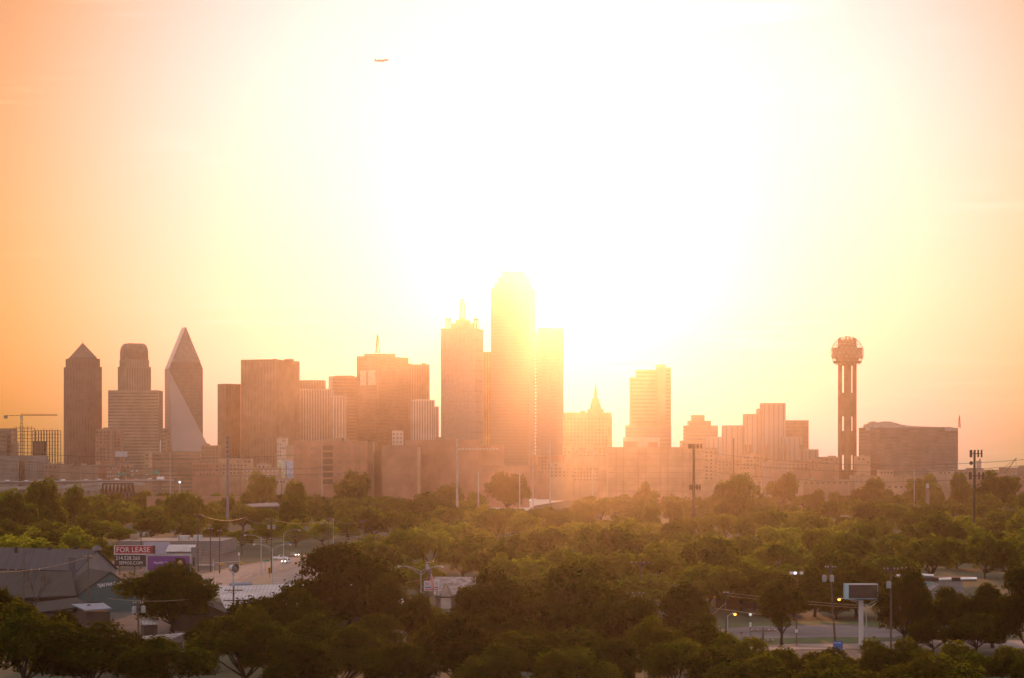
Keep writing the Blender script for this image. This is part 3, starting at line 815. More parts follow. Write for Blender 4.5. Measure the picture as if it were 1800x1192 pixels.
gm = mat('ground_soil', (0.035, 0.042, 0.016), 0.95, var=0.5, scale=0.02)
mb = MB()
NX, NY = 40, 60
gx = np.linspace(-2580, 2580, NX+1); gy = np.linspace(-380, 4030, NY+1)
vs = [(x, y, 0) for y in gy for x in gx]
mb.mesh(vs, [(j*(NX+1)+i, j*(NX+1)+i+1, (j+1)*(NX+1)+i+1, (j+1)*(NX+1)+i) for j in range(NY) for i in range(NX)])
g = mb.build('ground', gm); g['kind'] = 'structure'
# ------------------------------------------------------------------ ground sheets
def G(px, py, z=0.0):
    D = GD(py); return (X(px, D), D, z)
def sheet(name, pts, z, m, kind='structure'):
    mb = MB(); mb.poly([G(px, py, z) for px, py in pts]); me_pts = mb.v
    a = sum(me_pts[i][0]*me_pts[(i+1) % len(me_pts)][1]-me_pts[(i+1) % len(me_pts)][0]*me_pts[i][1] for i in range(len(me_pts)))
    if a < 0: mb.f = [f[::-1] for f in mb.f]
    o = mb.build(name, m); o['kind'] = kind; return o
CONC = mat('road_concrete', (0.24, 0.19, 0.175), 0.9, var=0.25, scale=0.12)
ASPH = mat('asphalt', (0.13, 0.115, 0.11), 0.9, var=0.3, scale=0.15)
LOT = mat('lot_asphalt', (0.10, 0.088, 0.092), 0.85, var=0.45, scale=0.06)
GRS = mat('lawn_grass', (0.04, 0.07, 0.015), 0.95, var=0.4, scale=0.5)
TANC = mat('median_paving', (0.26, 0.19, 0.13), 0.9, var=0.2, scale=0.3)
sheet('road', [(340, 1052), (340, 1014), (378, 1006), (420, 996), (470, 988), (530, 979), (575, 971), (640, 961), (720, 953), (720, 957), (660, 967), (610, 978), (585, 990), (575, 1006), (590, 1052)], 0.02, CONC)
sheet('pavement', [(340, 1012), (378, 1004), (420, 994), (470, 986), (530, 977), (575, 969), (575, 970.5), (530, 978.5), (470, 987.5), (420, 995.5), (378, 1005.5), (340, 1013.5)], 0.03, TANC)
def kerbed(name, pts, m, h=0.13):
    fp = ccw([G(px, py)[:2] for px, py in pts]); mb = MB(); mb.prism(fp, 0.0, h); o = mb.build(name, m); o['kind'] = 'structure'; return o
kerbed('traffic_island', [(440, 1028), (446, 1017), (458, 1011.5), (477, 1010), (479, 1014), (478, 1028)], TANC)
kerbed('traffic_island', [(488, 1002), (494, 999.5), (506, 999), (504, 1002), (494, 1003.5)], TANC)
# worn tyre tracks on the concrete
TRK = mat('worn_track', (0.19, 0.155, 0.145), 0.9, var=0.3, scale=0.4)
for k in range(4):
    o = 3.6*k
    sheet('road_marking', [(400+o*4, 1027), (430+o*4.4, 1009), (478+o*3.6, 997), (530+o*2.5, 985), (532+o*2.5, 985.5), (484+o*3.6, 998), (439+o*4.4, 1010), (410+o*4, 1027)], 0.026+0.003*k, TRK)
sheet('car_park', [(1262, 1125), (1262, 1106), (1300, 1102.5), (1360, 1099), (1480, 1098), (1560, 1104), (1600, 1112), (1570, 1121), (1480, 1120), (1380, 1122)], 0.02, LOT)
sheet('lawn', [(1255, 1141), (1255, 1127), (1290, 1123.5), (1480, 1121), (1560, 1123), (1500, 1131), (1400, 1131), (1296, 1136)], 0.03, GRS)
sheet('lawn', [(1262, 1105), (1262, 1098), (1480, 1092), (1600, 1098), (1600, 1110), (1560, 1103), (1480, 1097), (1300, 1101)], 0.024, GRS)
kerbed('pavement', [(1275, 1147), (1290, 1137.5), (1400, 1132.5), (1500, 1132.5), (1600, 1127), (1830, 1127), (1830, 1141), (1600, 1141), (1400, 1143)], CONC)
sheet('road', [(1200, 1180), (1270, 1148), (1400, 1143.7), (1600, 1141.7), (1830, 1141.7), (1830, 1182)], 0.02, mat('side_road', (0.085, 0.07, 0.064), 0.9, var=0.25, scale=0.12))
sheet('highway', [(845, 899), (925, 899), (940, 889), (1000, 879), (1120, 871), (1120, 864), (1000, 867), (925, 872), (878, 880)], 0.05, mat('highway_concrete', (0.6, 0.52, 0.45), 0.5, var=0.1, scale=0.05))
sheet('yard', [(-60, 1150), (-60, 985), (200, 975), (420, 968), (420, 1000), (340, 1015), (340, 1060), (420, 1150)], 0.015, mat('yard_dirt', (0.055, 0.046, 0.04), 0.95, var=0.4, scale=0.1))

# ------------------------------------------------------------------ sheds and houses
WROOF = stripe_mat('white_ribbed_roof', (0.52, 0.48, 0.50), (0.32, 0.295, 0.305), 0, 0.9, 0.82, 0.45)
GROOF = stripe_mat('weathered_roof', (0.028, 0.024, 0.022), (0.017, 0.015, 0.014), 0, 1.8, 0.88, 0.85)
SHING = mat('shingles_pale', (0.24, 0.2, 0.2), 0.9, var=0.45, scale=0.8)
WALLW = mat('wall_white', (0.17, 0.155, 0.165), 0.8, var=0.15, scale=0.2)
WALLT = mat('wall_teal', (0.06, 0.10, 0.105), 0.8, var=0.15, scale=0.2)
WALLB = mat('wall_brown', (0.05, 0.034, 0.026), 0.9, var=0.25, scale=0.3)
DARK = mat('opening_dark', (0.02, 0.018, 0.018), 0.6)
def slab(mb, pts, th, m=0):
    pts = [Vector(p) for p in pts]; n = (pts[1]-pts[0]).cross(pts[2]-pts[1]).normalized()
    if n.z < 0: pts = pts[::-1]; n = -n
    mb.loft([[p-n*th for p in pts], pts], m)
def gabled(t, c, g, a, ze, zr, mw, mr, over=0.5, z0=0.0):
    """c nearest eave corner, g across the gable end, a along the ridge"""
    c = Vector((c[0], c[1], 0)); g = Vector((g[0], g[1], 0)); a = Vector((a[0], a[1], 0)); up = Vector((0, 0, 1))
    mb = MB(); q = [c, c+g, c+g+a, c+a]
    for i in range(4):
        p, r_ = q[i], q[(i+1) % 4]
        pts = [p+up*z0, r_+up*z0, r_+up*ze, p+up*ze]
        if i in (0, 2): pts = [p+up*z0, r_+up*z0, r_+up*ze, (p+r_)/2+up*zr, p+up*ze]
        mb.poly(pts)
    w = mb.build('wall', mw, t)
    gu = g.normalized(); au = a.normalized(); k = (zr-ze)/(g.length/2)
    for s0 in (0, 1):
        e = c-gu*over if s0 == 0 else c+g+gu*over
        r0 = c+g/2
        mb = MB(); slab(mb, [e-au*over+up*(ze-k*over+0.05), r0-au*over+up*(zr+0.05), r0+a+au*over+up*(zr+0.05), e+a+au*over+up*(ze-k*over+0.05)], -0.22)
        mb.build('roof_slope', mr, t)
    return w
def text_part(t, body, loc, ex, up, size, m, align='LEFT', name='lettering', narrow=1.0, extr=0.02):
    """lettering as a mesh: ex = writing direction, up = up direction, loc = start of the baseline"""
    cu = bpy.data.curves.new('lettering', 'FONT'); cu.body = body; cu.size = size; cu.extrude = extr; cu.align_x = align
    cu.resolution_u = 2
    tmp = bpy.data.objects.new('lettering', cu); COL.objects.link(tmp)
    dg = bpy.context.evaluated_depsgraph_get()
    me = bpy.data.meshes.new_from_object(tmp.evaluated_get(dg))
    bpy.data.objects.remove(tmp); bpy.data.curves.remove(cu)
    ex = Vector(ex).normalized(); up = Vector(up).normalized(); nn = ex.cross(up)
    o0 = origin_of(t)
    M = Matrix(((ex.x*narrow, up.x, nn.x, loc[0]-o0.x), (ex.y*narrow, up.y, nn.y, loc[1]-o0.y), (ex.z*narrow, up.z, nn.z, loc[2]-o0.z), (0, 0, 0, 1)))
    me.transform(M); me.materials.clear(); me.materials.append(m)
    o = bpy.data.objects.new(name, me); link(o); o.parent = t; return o

# white gabled warehouse at the left
D0 = 685; c = (X(135, D0), D0)
t = thing('warehouse', 'long white gabled warehouse with a rounded gable top, far left', 'building', (c[0], D0, 0))
gabled(t, c, (8.3, 13.5), (-38, 23), Z(1003, D0), Z(968, 690), WALLW, stripe_mat('white_roof_old', (0.045, 0.04, 0.05), (0.026, 0.023, 0.028), 0, 2.4, 0.9, 0.7))
mb = MB(); pc = Vector((c[0]+4.15, D0+6.75, Z(966, 690))); gu = Vector((8.3, 13.5, 0)).normalized(); nn = Vector((gu.y, -gu.x, 0))
pts = [pc+gu*(1.9*math.cos(k*math.pi/8))+Vector((0, 0, 1.3*math.sin(k*math.pi/8)-0.3)) for k in range(9)]
mb.loft([[p+nn*0.05 for p in pts], [p+nn*0.5 for p in pts]]); mb.build('gable_cap', WALLW, t)
for p in (28, 87, 132):
    MB().lathe(X(p, 700), 700, [(0.5, Z(972, 700)), (0.5, Z(963, 700)), (0.8, Z(962.5, 700)), (0.1, Z(961, 700))], 10).build('roof_vent', GROOF, t)
MB().lathe(X(129, 672), 670, [(1.0, 0), (1.0, Z(979, 670))], 12).build('flue', mat('flue_steel', (0.06, 0.06, 0.075), 0.6), t)
# body shop
D0 = 636; c = (X(136, D0), D0)
t = thing('body_shop', 'teal gabled body shop with painted lettering, below the white warehouse', 'building', (c[0], D0, 0))
g = Vector((15.4, 6, 0)); gabled(t, c, g, (-9, 22), Z(1048, D0), Z(1007, D0+3), WALLT, GROOF, 0.3)
gu = g.normalized(); nn = Vector((gu.y, -gu.x, 0))
s_ = c[0]; p0 = Vector((c[0], D0, 0))+gu*4.9+nn*0.06; p0.z = Z(1033, D0)
text_part(t, "TEJAS PAINT & BODY", p0, gu+Vector((0, 0, 0.10)), (0, 0, 1), 1.15, mat('letter_white', (0.75, 0.72, 0.75), 0.7), narrow=0.74)
MB().box(c[0]+2, c[0]+6, D0-0.3, D0+2.0, 0, 2.6).build('door', DARK, t)
def leanto(label, quad_px, D, dz, m, wall_m, mwall=True):
    """quad_px: four roof corners (px, py, extra depth), the first two at the back"""
    t = thing('lean_to_shed', label, 'shed', (X(quad_px[0][0], D), D, 0))
    pts = [P(p, y, D+e) for p, y, e in quad_px]
    mb = MB(); slab(mb, pts, 0.25); mb.build('roof', m, t)
    ct = sum((Vector((p.x, p.y)) for p in pts), Vector((0, 0)))/4
    fp = ccw([tuple(ct+(Vector((p.x, p.y))-ct)*0.93) for p in pts])
    zmin = min(p.z for p in pts)-0.35
    MB().prism(fp, 0, zmin).build('wall', wall_m, t)
    return t
BLUEW = mat('pale_blue_metal', (0.2, 0.22, 0.28), 0.5, var=0.1)
leanto('pale blue canopy roof in front of the teal body shop', [(126, 1062, 8), (182, 1059.5, 8), (196, 1069, 0), (150, 1072.5, 0)], 585, 0, BLUEW, WALLB)
leanto('low pale roof behind the near transformer pole', [(246, 1087.5, 4), (277, 1086, 4), (278, 1096, 0), (252, 1097.5, 0)], 540, 0, WROOF, WALLB)
leanto('long low grey roof under the dark oak', [(202, 1122, 8), (326, 1112, 8), (290, 1128, 0), (205, 1130, 0)], 500, 0, SHING, WALLB)
leanto('dark flat roof at the left below the canopy', [(58, 1060, 14), (134, 1050, 14), (160, 1064, 0), (70, 1076, 0)], 590, 0, GROOF, WALLB)
leanto('dark weathered roof in front of the white warehouse wall', [(-40, 1006, 26), (126, 1004, 26), (134, 1047, 0), (-40, 1054, 0)], 630, 0, GROOF, WALLB)
# brown brick shed and white roofed hall
D0 = 565; c = (X(394, D0), D0)
t = thing('brick_shed', 'brown brick shed with a dark opening left of the white metal roof', 'building', (c[0], D0, 0))
gabled(t, (X(300, D0), D0+1), (X(394, D0)-X(300, D0), -1), (-1.5, 22), Z(1078, D0), Z(1058, D0), WALLB, GROOF, 0.25)
MB().box(X(355, D0), X(374, D0), D0-0.5, D0+0.4, Z(1118, D0), Z(1101, D0)).build('opening', DARK, t)
D0 = 575
t = thing('metal_roofed_hall', 'low hall with a wide white ribbed metal roof behind the tallest foreground tree', 'building', (X(520, D0), D0, 0))
mb = MB(); A = [P(398, 1074, D0), P(668, 1068, D0), P(652, 1024, D0+24), P(377, 1029.5, D0+24)]
slab(mb, A, 0.3); mb.build('roof', WROOF, t)
B = [P(640, 1024, D0+24), P(377, 1029.5, D0+24), P(377, 1029.5, D0+24)+Vector((0, 22, -4.5)), P(640, 1024, D0+24)+Vector((0, 22, -4.5))]
mb = MB(); slab(mb, B, 0.3); mb.build('roof', WROOF, t)
MB().prism(ccw([(A[0].x+0.4, D0+0.5), (A[1].x-0.4, D0+0.5), (A[2].x-0.4, D0+45), (A[3].x+0.4, D0+45)]), 0, A[0].z-0.35).build('wall', WALLB, t)
MB().box(A[0].x, A[1].x, D0-0.3, D0-0.02, A[1].z-0.9, A[1].z-0.45).build('gutter', DARK, t)
for p0, p1 in ((403, 443), (502, 522), (585, 610)):
    q0, q1 = P(p0, 1027.5, D0+24), P(p1, 1026.5, D0+24)
    MB().tube([q0, q1], 0.42, 12).build('ridge_vent', BLUEW, t)
leanto('small pale roof under the eave of the white metal roof', [(422, 1077, 3), (470, 1075, 3), (474, 1083, 0), (440, 1084, 0)], 560, 0, WROOF, WALLW)
# long flat roofed works
D0 = 1040
t = thing('flat_roofed_works', 'long low flat-roofed works building behind the billboards', 'building', (X(300, D0), D0, 0))
block(t, RECT(205, 390, D0, 54), 0, Z(951, D0), WALLW, None, None, 'wall')
for a in ((301, 320, 946.5, 941.5), (329, 343, 946.5, 941), (216, 229, 947, 939.5)):
    MB().box(X(a[0], D0), X(a[1], D0), D0+20, D0+26, Z(951, D0)-1, Z(a[3], D0+20)).build('roof_unit', M_STEELW if a[0] > 300 else ST_D, t)
MB().tube([(X(309, D0), D0+10, 5), (X(309, D0), D0+10, Z(938, D0))], 0.2, 6).build('vent_pipe', M_STEEL, t)
D0 = 930
t = thing('white_workshop', 'small white workshop with a pitched metal roof beside the blank panel', 'building', (X(320, D0), D0, 0))
gabled(t, (X(293, D0), D0), (0.5, 14), (X(338, D0)-X(293, D0), -0.4), Z(970, D0), Z(958.5, D0+7), WALLW, WROOF, 0.4)
block(t, RECT(336, 348, D0-2, 9), 0, Z(962, D0), WALLW, None, None, 'side_wing')
MB().box(X(340, D0), X(343, D0), D0-2.3, D0-1.8, 0, 3).build('door', DARK, t)
D0 = 900
t = leanto('grey flat shed right of the purple billboard', [(346, 992, 6), (377, 992, 6), (378, 994, 0), (345, 994, 0)], D0, 0, SHING, ST_G)
# low long roofs in the wood
t = leanto('long low white roof among the trees left of centre', [(430, 886, 18), (488, 883, 18), (492, 889, 0), (436, 891, 0)], 1950, 0, SHING, WALLB)
# white curved barn, silo
D0 = 900
t = thing('white_barn', 'white barn with a curved roof at the end of the bending road', 'building', (X(625, D0), D0, 0))
mb = MB(); rings = []
for e in (0, 14):
    rings.append([(X(p, D0)+e*0.5, D0+e, Z(y, D0)) for p, y in ((597, 1000), (597, 984), (606, 976), (622, 968), (640, 962), (650, 962), (652, 1000))])
mb.loft(rings); mb.build('shell', M_WHITE, t)
MB().box(X(641, D0), X(648, D0), D0-0.4, D0+0.3, 0, Z(972, D0)).build('door', ST_B, t)
D0 = 860
t = thing('white_silo', 'white round silo with a brown cone cap near the white barn', 'silo', (X(680, D0), D0, 0))
s = D0/F
MB().lathe(X(680.5, D0), D0, [(9*s, 0), (9*s, Z(969, D0))], 24).build('drum', M_WHITE, t)
MB().lathe(X(680.5, D0), D0, [(10.5*s, Z(969.4, D0)), (0.1, Z(960.5, D0))], 24).build('cone_roof', mat('rust_roof', (0.2, 0.1, 0.06), 0.8), t)
D0 = 700
t = thing('white_store', 'white sided store with a brown side wall, left of the double-arm lamp by the flag', 'building', (X(685, D0), D0, 0))
block(t, RECT(668, 693, D0, 12), 0, Z(1022, D0), M_WHITE, None, None, 'wall')
block(t, RECT(693.1, 703, D0+0.4, 11), 0, Z(1022, D0), WALLB, None, None, 'side_wing')
MB().box(X(667, D0), X(704, D0), D0-0.9, D0-0.1, Z(1023, D0), Z(1021, D0)).build('cornice', BR2, t)
leanto('pale sloping roof behind the young yellow-green tree', [(690, 1046, 6), (698, 1046, 6), (730, 1063, 0), (704, 1066, 0)], 610, 0, M_WHITE, WALLW)
leanto('grey low roof right of the pale sloping roof', [(714, 1050, 6), (735, 1049, 6), (742, 1058, 0), (716, 1060, 0)], 640, 0, SHING, WALLB)
# cottage
D0 = 655; c = (X(768, D0), D0)
t = thing('shingled_cottage', 'pale shingled cottage with a small front gable behind the flag', 'house', (X(798, D0), D0, 0))
gabled(t, (X(764, D0), D0), (0.3, 12), (X(832, D0)-X(764, D0), -0.4), Z(1046, D0), Z(1015.5, D0+6), WALLW, SHING, 0.4)
gabled(t, (X(775, D0), D0-2.2), (X(793, D0)-X(775, D0), 0), (0.1, 6), Z(1047, D0), Z(1026.5, D0-2), mat('gable_boards', (0.42, 0.36, 0.33), 0.8), SHING, 0.25)
MB().box(X(778.5, D0), X(781, D0), D0-2.5, D0-2.1, Z(1043, D0), Z(1037, D0)).build('window', M_WHITE, t)
MB().prism(RECT(765, 832, D0-2.4, 2.3), Z(1050, D0), Z(1048, D0)).build('porch_roof', WALLB, t)
D0 = 640
t = thing('sign_board', 'white lettered sign board between the lamp and the flag', 'sign', (X(758, D0), D0, 0))
MB().box(X(745, D0), X(772, D0), D0, D0+0.3, Z(1039, D0), Z(1021, D0)).build('board', M_WHITE, t)
for p in (749, 768): MB().box(X(p, D0)-0.12, X(p, D0)+0.12, D0+0.31, D0+0.5, 0, Z(1023, D0)).build('post', M_STEEL, t)
BLU = mat('sign_blue', (0.08, 0.09, 0.3), 0.6); RED = mat('sign_red', (0.45, 0.07, 0.06), 0.6)
text_part(t, "NI", (X(747, D0), D0-0.03, Z(1028.4, D0)), (1, 0, 0), (0, 0, 1), 0.95, BLU)
text_part(t, "S", (X(766, D0), D0-0.03, Z(1028.4, D0)), (1, 0, 0), (0, 0, 1), 0.95, BLU)
for y0_, m_ in ((1032.5, BLU), (1036.3, RED)):
    MB().box(X(747, D0), X(770, D0), D0-0.03, D0+0.05, Z(y0_+1.2, D0), Z(y0_-0.8, D0)).build('stripe', m_, t)

# restaurant at the right with rolled roof rims
D0 = 590
t = thing('restaurant', 'dark restaurant with a stepped metal roof and light-catching rolled rims', 'building', (X(1640, D0), D0, 0))
MB().prism(RECT(1592, 1730, D0, 26), 0, Z(1060, D0)).build('wall', WALLB, t)
mb = MB(); slab(mb, [P(1606, 1058, D0-1.5), P(1700, 1058, D0-1.5), P(1690, 1021, D0+9), P(1652, 1021, D0+9)], 0.25)
mb.build('roof_slope', mat('standing_seam', (0.09, 0.075, 0.075), 0.55, 0.2), t)
mb = MB(); slab(mb, [P(1601, 1051.5, D0-1.8), P(1609, 1056, D0-1.8), P(1650, 1028, D0+7), P(1646, 1024, D0+7)], 0.2); mb.build('roof_slope', SHING, t)
mb = MB(); q = [P(1601, 1058, D0+8), P(1601, 1020, D0+8), P(1640, 1023, D0+8), P(1652, 1030, D0+8), P(1652, 1058, D0+8)]
mb.loft([[v+Vector((0, 0.6, 0)) for v in q], q]); mb.build('gable_wall', mat('stucco_pale', (0.2, 0.3, 0.29), 0.9), t)
MB().box(X(1608, D0), X(1690, D0), D0-2.4, D0-1.7, Z(1062, D0), Z(1059, D0)).build('eave_board', BR2, t)
RIM = mat('rim_metal', (0.65, 0.62, 0.6), 0.25, 0.6)
for p0, p1, ya, yb, d in ((1576, 1597, 1013, 1012.5, 8), (1601, 1612, 1011.5, 1011.5, 12), (1620, 1641, 1011.5, 1012.5, 14), (1650, 1672, 1019, 1018, 6), (1688, 1717, 1018, 1017.5, 9)):
    MB().tube([P(p0, ya, D0+d), P(p1, yb, D0+d)], 0.42, 10).build('roof_rim', RIM, t)
MB().prism(RECT(1578, 1716, D0+9, 10), Z(1022, D0+9), Z(1015.5, D0+9)).build('upper_roof', GROOF, t)
# flat canopy
D0 = 640
t = thing('canopy', 'flat service canopy with a pale edge, above the parking lot lamps', 'canopy', (X(1305, D0), D0, 0))
MB().prism(RECT(1270, 1339, D0, 12), Z(1042, D0), Z(1039.5, D0)).build('roof', mat('canopy_edge', (0.62, 0.5, 0.45), 0.5), t)
MB().prism(RECT(1276, 1336, D0+3, 8), Z(1039.3, D0), Z(1036.5, D0)).build('upper_roof', ST_G, t)
for p in (1280, 1330): MB().tube([(X(p, D0), D0+6, 0), (X(p, D0), D0+6, Z(1042, D0))], 0.25, 8).build('column', WALLB, t)
for p in (1263, 1297.5):
    MB().box(X(p, D0)-0.35, X(p, D0)+0.35, D0+12.4, D0+12.7, Z(1054.5, D0), Z(1052.5, D0)).build('amber_lamp', glow('lit_amber', (1.0, 0.33, 0.02), 1.2), t)  # amber lamps glowing under the canopy
MB().prism(RECT(1258, 1340, D0+13, 10), 0, Z(1047, D0+13)).build('kiosk', WALLB, t)

# ------------------------------------------------------------------ billboards
D0 = 850
PANELR = mat('panel_red', (0.30, 0.012, 0.03), 0.6, var=0.1); PANELK = mat('panel_black', (0.02, 0.015, 0.02), 0.6); PRINT = mat('print_white', (0.6, 0.56, 0.58), 0.7, var=0.05)
t = thing('billboard', 'red and black FOR LEASE billboard behind the purple one', 'billboard', (X(237, D0), D0, 0))
MB().box(X(200.5, D0), X(272, D0), D0, D0+0.6, Z(975, D0), Z(959, D0)).build('panel', PRINT, t)
MB().box(X(202.3, D0), X(270, D0), D0-0.05, D0-0.005, Z(973.3, D0), Z(959.6, D0)).build('printed_field', PANELR, t)
MB().box(X(268.5, D0), X(273, D0), D0-0.3, D0-0.06, Z(973.6, D0), Z(959, D0)).build('side_trim', PANELK, t)
MB().box(X(201, D0), X(272, D0), D0+0.02, D0+0.6, Z(995.5, D0), Z(975.6, D0)).build('lower_panel', PANELK, t)
text_part(t, "FOR LEASE", (X(204.2, D0), D0-0.09, Z(970.7, D0)), (1, 0, 0), (0, 0, 1), 2.42, PRINT, narrow=0.97, extr=0.05)
text_part(t, "214.528.260", (X(203, D0), D0-0.02, Z(984.3, D0)), (1, 0, 0), (0, 0, 1), 1.80, PRINT, narrow=0.92)
text_part(t, "SEMOS.COM", (X(209, D0), D0-0.02, Z(992.2, D0)), (1, 0, 0), (0, 0, 1), 1.5, PRINT, narrow=0.95)
for p in (210, 236, 262): MB().box(X(p, D0)-0.25, X(p, D0)+0.25, D0+0.65, D0+1.1, 0, Z(961, D0)).build('post', M_STEEL, t)
D0 = 800
t = thing('billboard', 'purple billboard with pale lettering and a portrait, above the dark oak', 'billboard', (X(296, D0), D0, 0))
MB().box(X(256.5, D0), X(336, D0), D0, D0+0.7, Z(1013, D0), Z(973.5, D0)).build('frame', mat('frame_grey', (0.30, 0.29, 0.30), 0.6), t)
MB().box(X(259.5, D0), X(333.5, D0), D0-0.06, D0-0.005, Z(1010.5, D0), Z(977.5, D0)).build('printed_field', mat('panel_purple', (0.13, 0.035, 0.20), 0.6, var=0.1), t)
text_part(t, "Health Care", (X(270, D0), D0-0.08, Z(991.3, D0)), (1, 0, 0), (0, 0, 1), 1.15, mat('print_lilac', (0.6, 0.5, 0.72), 0.7), narrow=1.0)
def disc(name, px, py, rx, ry, D, dy, m, n=20):
    mb = MB(); c_ = P(px, py, D); s_ = D/F
    A = [(c_.x+rx*s_*math.cos(2*math.pi*k/n), D-dy, c_.z+ry*s_*math.sin(2*math.pi*k/n)) for k in range(n)]
    mb.loft([[(a[0], a[1]+0.01, a[2]) for a in A], A]); return mb.build(name, m, t)
disc('portrait_hair', 318, 989, 9.5, 8.5, D0, 0.08, mat('print_hair', (0.02, 0.012, 0.01), 0.7))
disc('portrait_face', 316.5, 990.5, 4.6, 6.2, D0, 0.10, mat('print_skin', (0.42, 0.22, 0.13), 0.7))
disc('portrait_shoulder', 317, 1001, 8, 5.0, D0, 0.09, mat('print_cloth', (0.4, 0.05, 0.12), 0.7))
MB().box(X(260, D0), X(275, D0), D0-0.08, D0-0.061, Z(1010, D0), Z(1003, D0)).build('printed_corner', mat('print_green', (0.2, 0.3, 0.1), 0.7), t)
for p in (270, 322): MB().box(X(p, D0)-0.35, X(p, D0)+0.35, D0+0.75, D0+1.4, 0, Z(975, D0)).build('post', M_STEEL, t)
mb = MB(); mb.box(X(258, D0), X(334, D0), D0-0.9, D0-0.2, Z(1014.4, D0), Z(1013.4, D0)); mb.build('catwalk', M_STEEL, t)
D0 = 960
t = thing('billboard', 'blank pale lilac billboard behind the red FOR LEASE one', 'billboard', (X(276, D0), D0, 0))
MB().box(X(252, D0), X(298.5, D0), D0, D0+0.5, Z(976, D0), Z(953, D0)).build('panel', mat('panel_lilac', (0.34, 0.32, 0.43), 0.6, var=0.06), t)
for p in (260, 290): MB().box(X(p, D0)-0.25, X(p, D0)+0.25, D0+0.55, D0+1.0, 0, Z(954, D0)).build('post', M_STEEL, t)

# ------------------------------------------------------------------ poles, wires and lamps
WOOD = mat('pole_wood', (0.10, 0.075, 0.06), 0.95, var=0.3, scale=1.5)
GALV = mat('galvanised', (0.42, 0.41, 0.43), 0.45, 0.4, var=0.1)
XFM = mat('transformer_grey', (0.26, 0.26, 0.28), 0.5, var=0.1)
INS = mat('insulator', (0.5, 0.36, 0.3), 0.3)
POLES = {}
def upole(px, yt, yb, label, arms=(), cans=(), lamp=None, D=None, dx=0):
    D = D or GD(yb); s = D/F
    z0 = 0.0; zt = Z(yt, D); x = X(px, D); xt = X(px+dx, D)
    t = thing('utility_pole', label, 'utility pole', (x, D, 0), 'utility poles along the streets')
    MB().tube([(x, D, z0), (xt, D, zt)], 0.24, 8, r1=0.15).build('pole', WOOD, t)
    for y, hw in arms:
        z = Z(y, D); w = hw*s
        a = MB().box(xt-w, xt+w, D-0.34, D-0.17, z-0.1, z+0.1).build('crossarm', WOOD, t)
        mb = MB()
        for q in (-0.92, -0.45, 0.45, 0.92):
            MB().lathe(xt+w*q, D-0.25, [(0.09, z+0.1), (0.12, z+0.22), (0.05, z+0.38)], 7).build('insulator', INS, a)
        MB().tube([(xt-w*0.6, D-0.3, z-0.08), (xt, D-0.3, z-0.9), (xt+w*0.6, D-0.3, z-0.08)], 0.04, 4).build('brace', M_STEEL, a)
    for y, d in cans:
        z = Z(y, D); xc = xt+d*s
        MB().lathe(xc, D-0.15, [(0.42, z-1.15), (0.47, z-1.05), (0.47, z+0.1), (0.3, z+0.22), (0.1, z+0.3)], 14).build('transformer', XFM, t)
    return (x, D, zt)
def wire(name, a, b, sag, label, r=0.045, m=None, group='overhead wires'):
    a, b = Vector(a), Vector(b)
    pts = [a.lerp(b, k/14)-Vector((0, 0, sag*4*(k/14)*(1-k/14))) for k in range(15)]
    mb = MB(); mb.tube(pts, r, 4)
    return mb.top(name, m or M_WIRE, label, 'wire', group)
M_WIRE = mat('wire_metal', (0.30, 0.22, 0.13), 0.55, 0.15)
pl_ = {}
pl_['a'] = upole(155, 977, 1078, 'dark wooden pole with one crossarm in front of the teal body shop', [(979, 8)])
pl_['b'] = upole(248, 930, 1000, 'pole with two pale transformers above the FOR LEASE billboard', [], [(938, -5), (937, 5)])
pl_['c'] = upole(243, 1062, 1142, 'near pole with two grey transformers in front of the dark oak', [(1061, 9)], [(1068, -7), (1067, 9)])
pl_['d'] = upole(348, 903, 1003, 'tall thin pole right of the purple billboard', [(906, 7)])
pl_['e'] = upole(370, 928, 1006, 'thin pole second right of the purple billboard', [(930, 4)])
pl_['f'] = upole(386, 932, 1008, 'thin pole third right of the purple billboard, by the signal arm', [(934, 4)])
pl_['g'] = upole(409, 1030, 1118, 'near wooden pole with two crossarms against the white metal roof', [(1037.5, 16), (1055.5, 18)], dx=2)
pl_['h'] = upole(477, 912, 1008, 'tall pole with a pair of pale transformers at the road bend', [(914, 8)], [(924, -4.6), (924, 4.6)])
pl_['i'] = upole(426, 908, 976, 'thin dark pole before the left trees', [(910, 10)])
pl_['j'] = upole(577, 910, 978, 'thin dark pole beside the far road lamp', [(912, 6)])
pl_['k'] = upole(631, 944, 990, 'thin pole in front of the white barn', [(946, 4)])
pl_['l'] = upole(638, 914, 966, 'slim pole at the edge of the golden wood', [(915, 8)])
pl_['m'] = upole(531, 968, 1020, 'dark pole rising from the tallest foreground tree', [(979, 5), (983, 4)])
pl_['n'] = upole(753, 986, 1064, 'dark pole left of the flag', [(990, 3)], [(993, -2)])
pl_['o'] = upole(1003, 966, 1024, 'pole with a wide crossarm in the golden wood', [(967.5, 13), (978, 7)])
pl_['p'] = upole(1125, 988, 1068, 'slim pole with a wide crossarm above the utility pole cluster', [(990, 16)])
pl_['q'] = upole(1118, 1040, 1100, 'short pole with angled crossarms in the middle of the trees', [(1044, 14), (1050, 10)])
pl_['r'] = upole(1276, 1039, 1130, 'dark thick pole at the left end of the parking lot', [(1043, 4)])
pl_['s'] = upole(1341.5, 1103, 1158, 'near dark post with two crossarms above the roadside bushes', [(1109, 22), (1127, 18)])
pl_['t'] = upole(1468, 992, 1128, 'pole with two white transformers left of the blank pylon sign', [(998, 9)], [(1013, -10), (1013, 3)], dx=-9)
pl_['u'] = upole(1566, 996, 1144, 'dark pole with a crossarm right of the blank pylon sign', [(1001, 13)], [(1024, -4)])
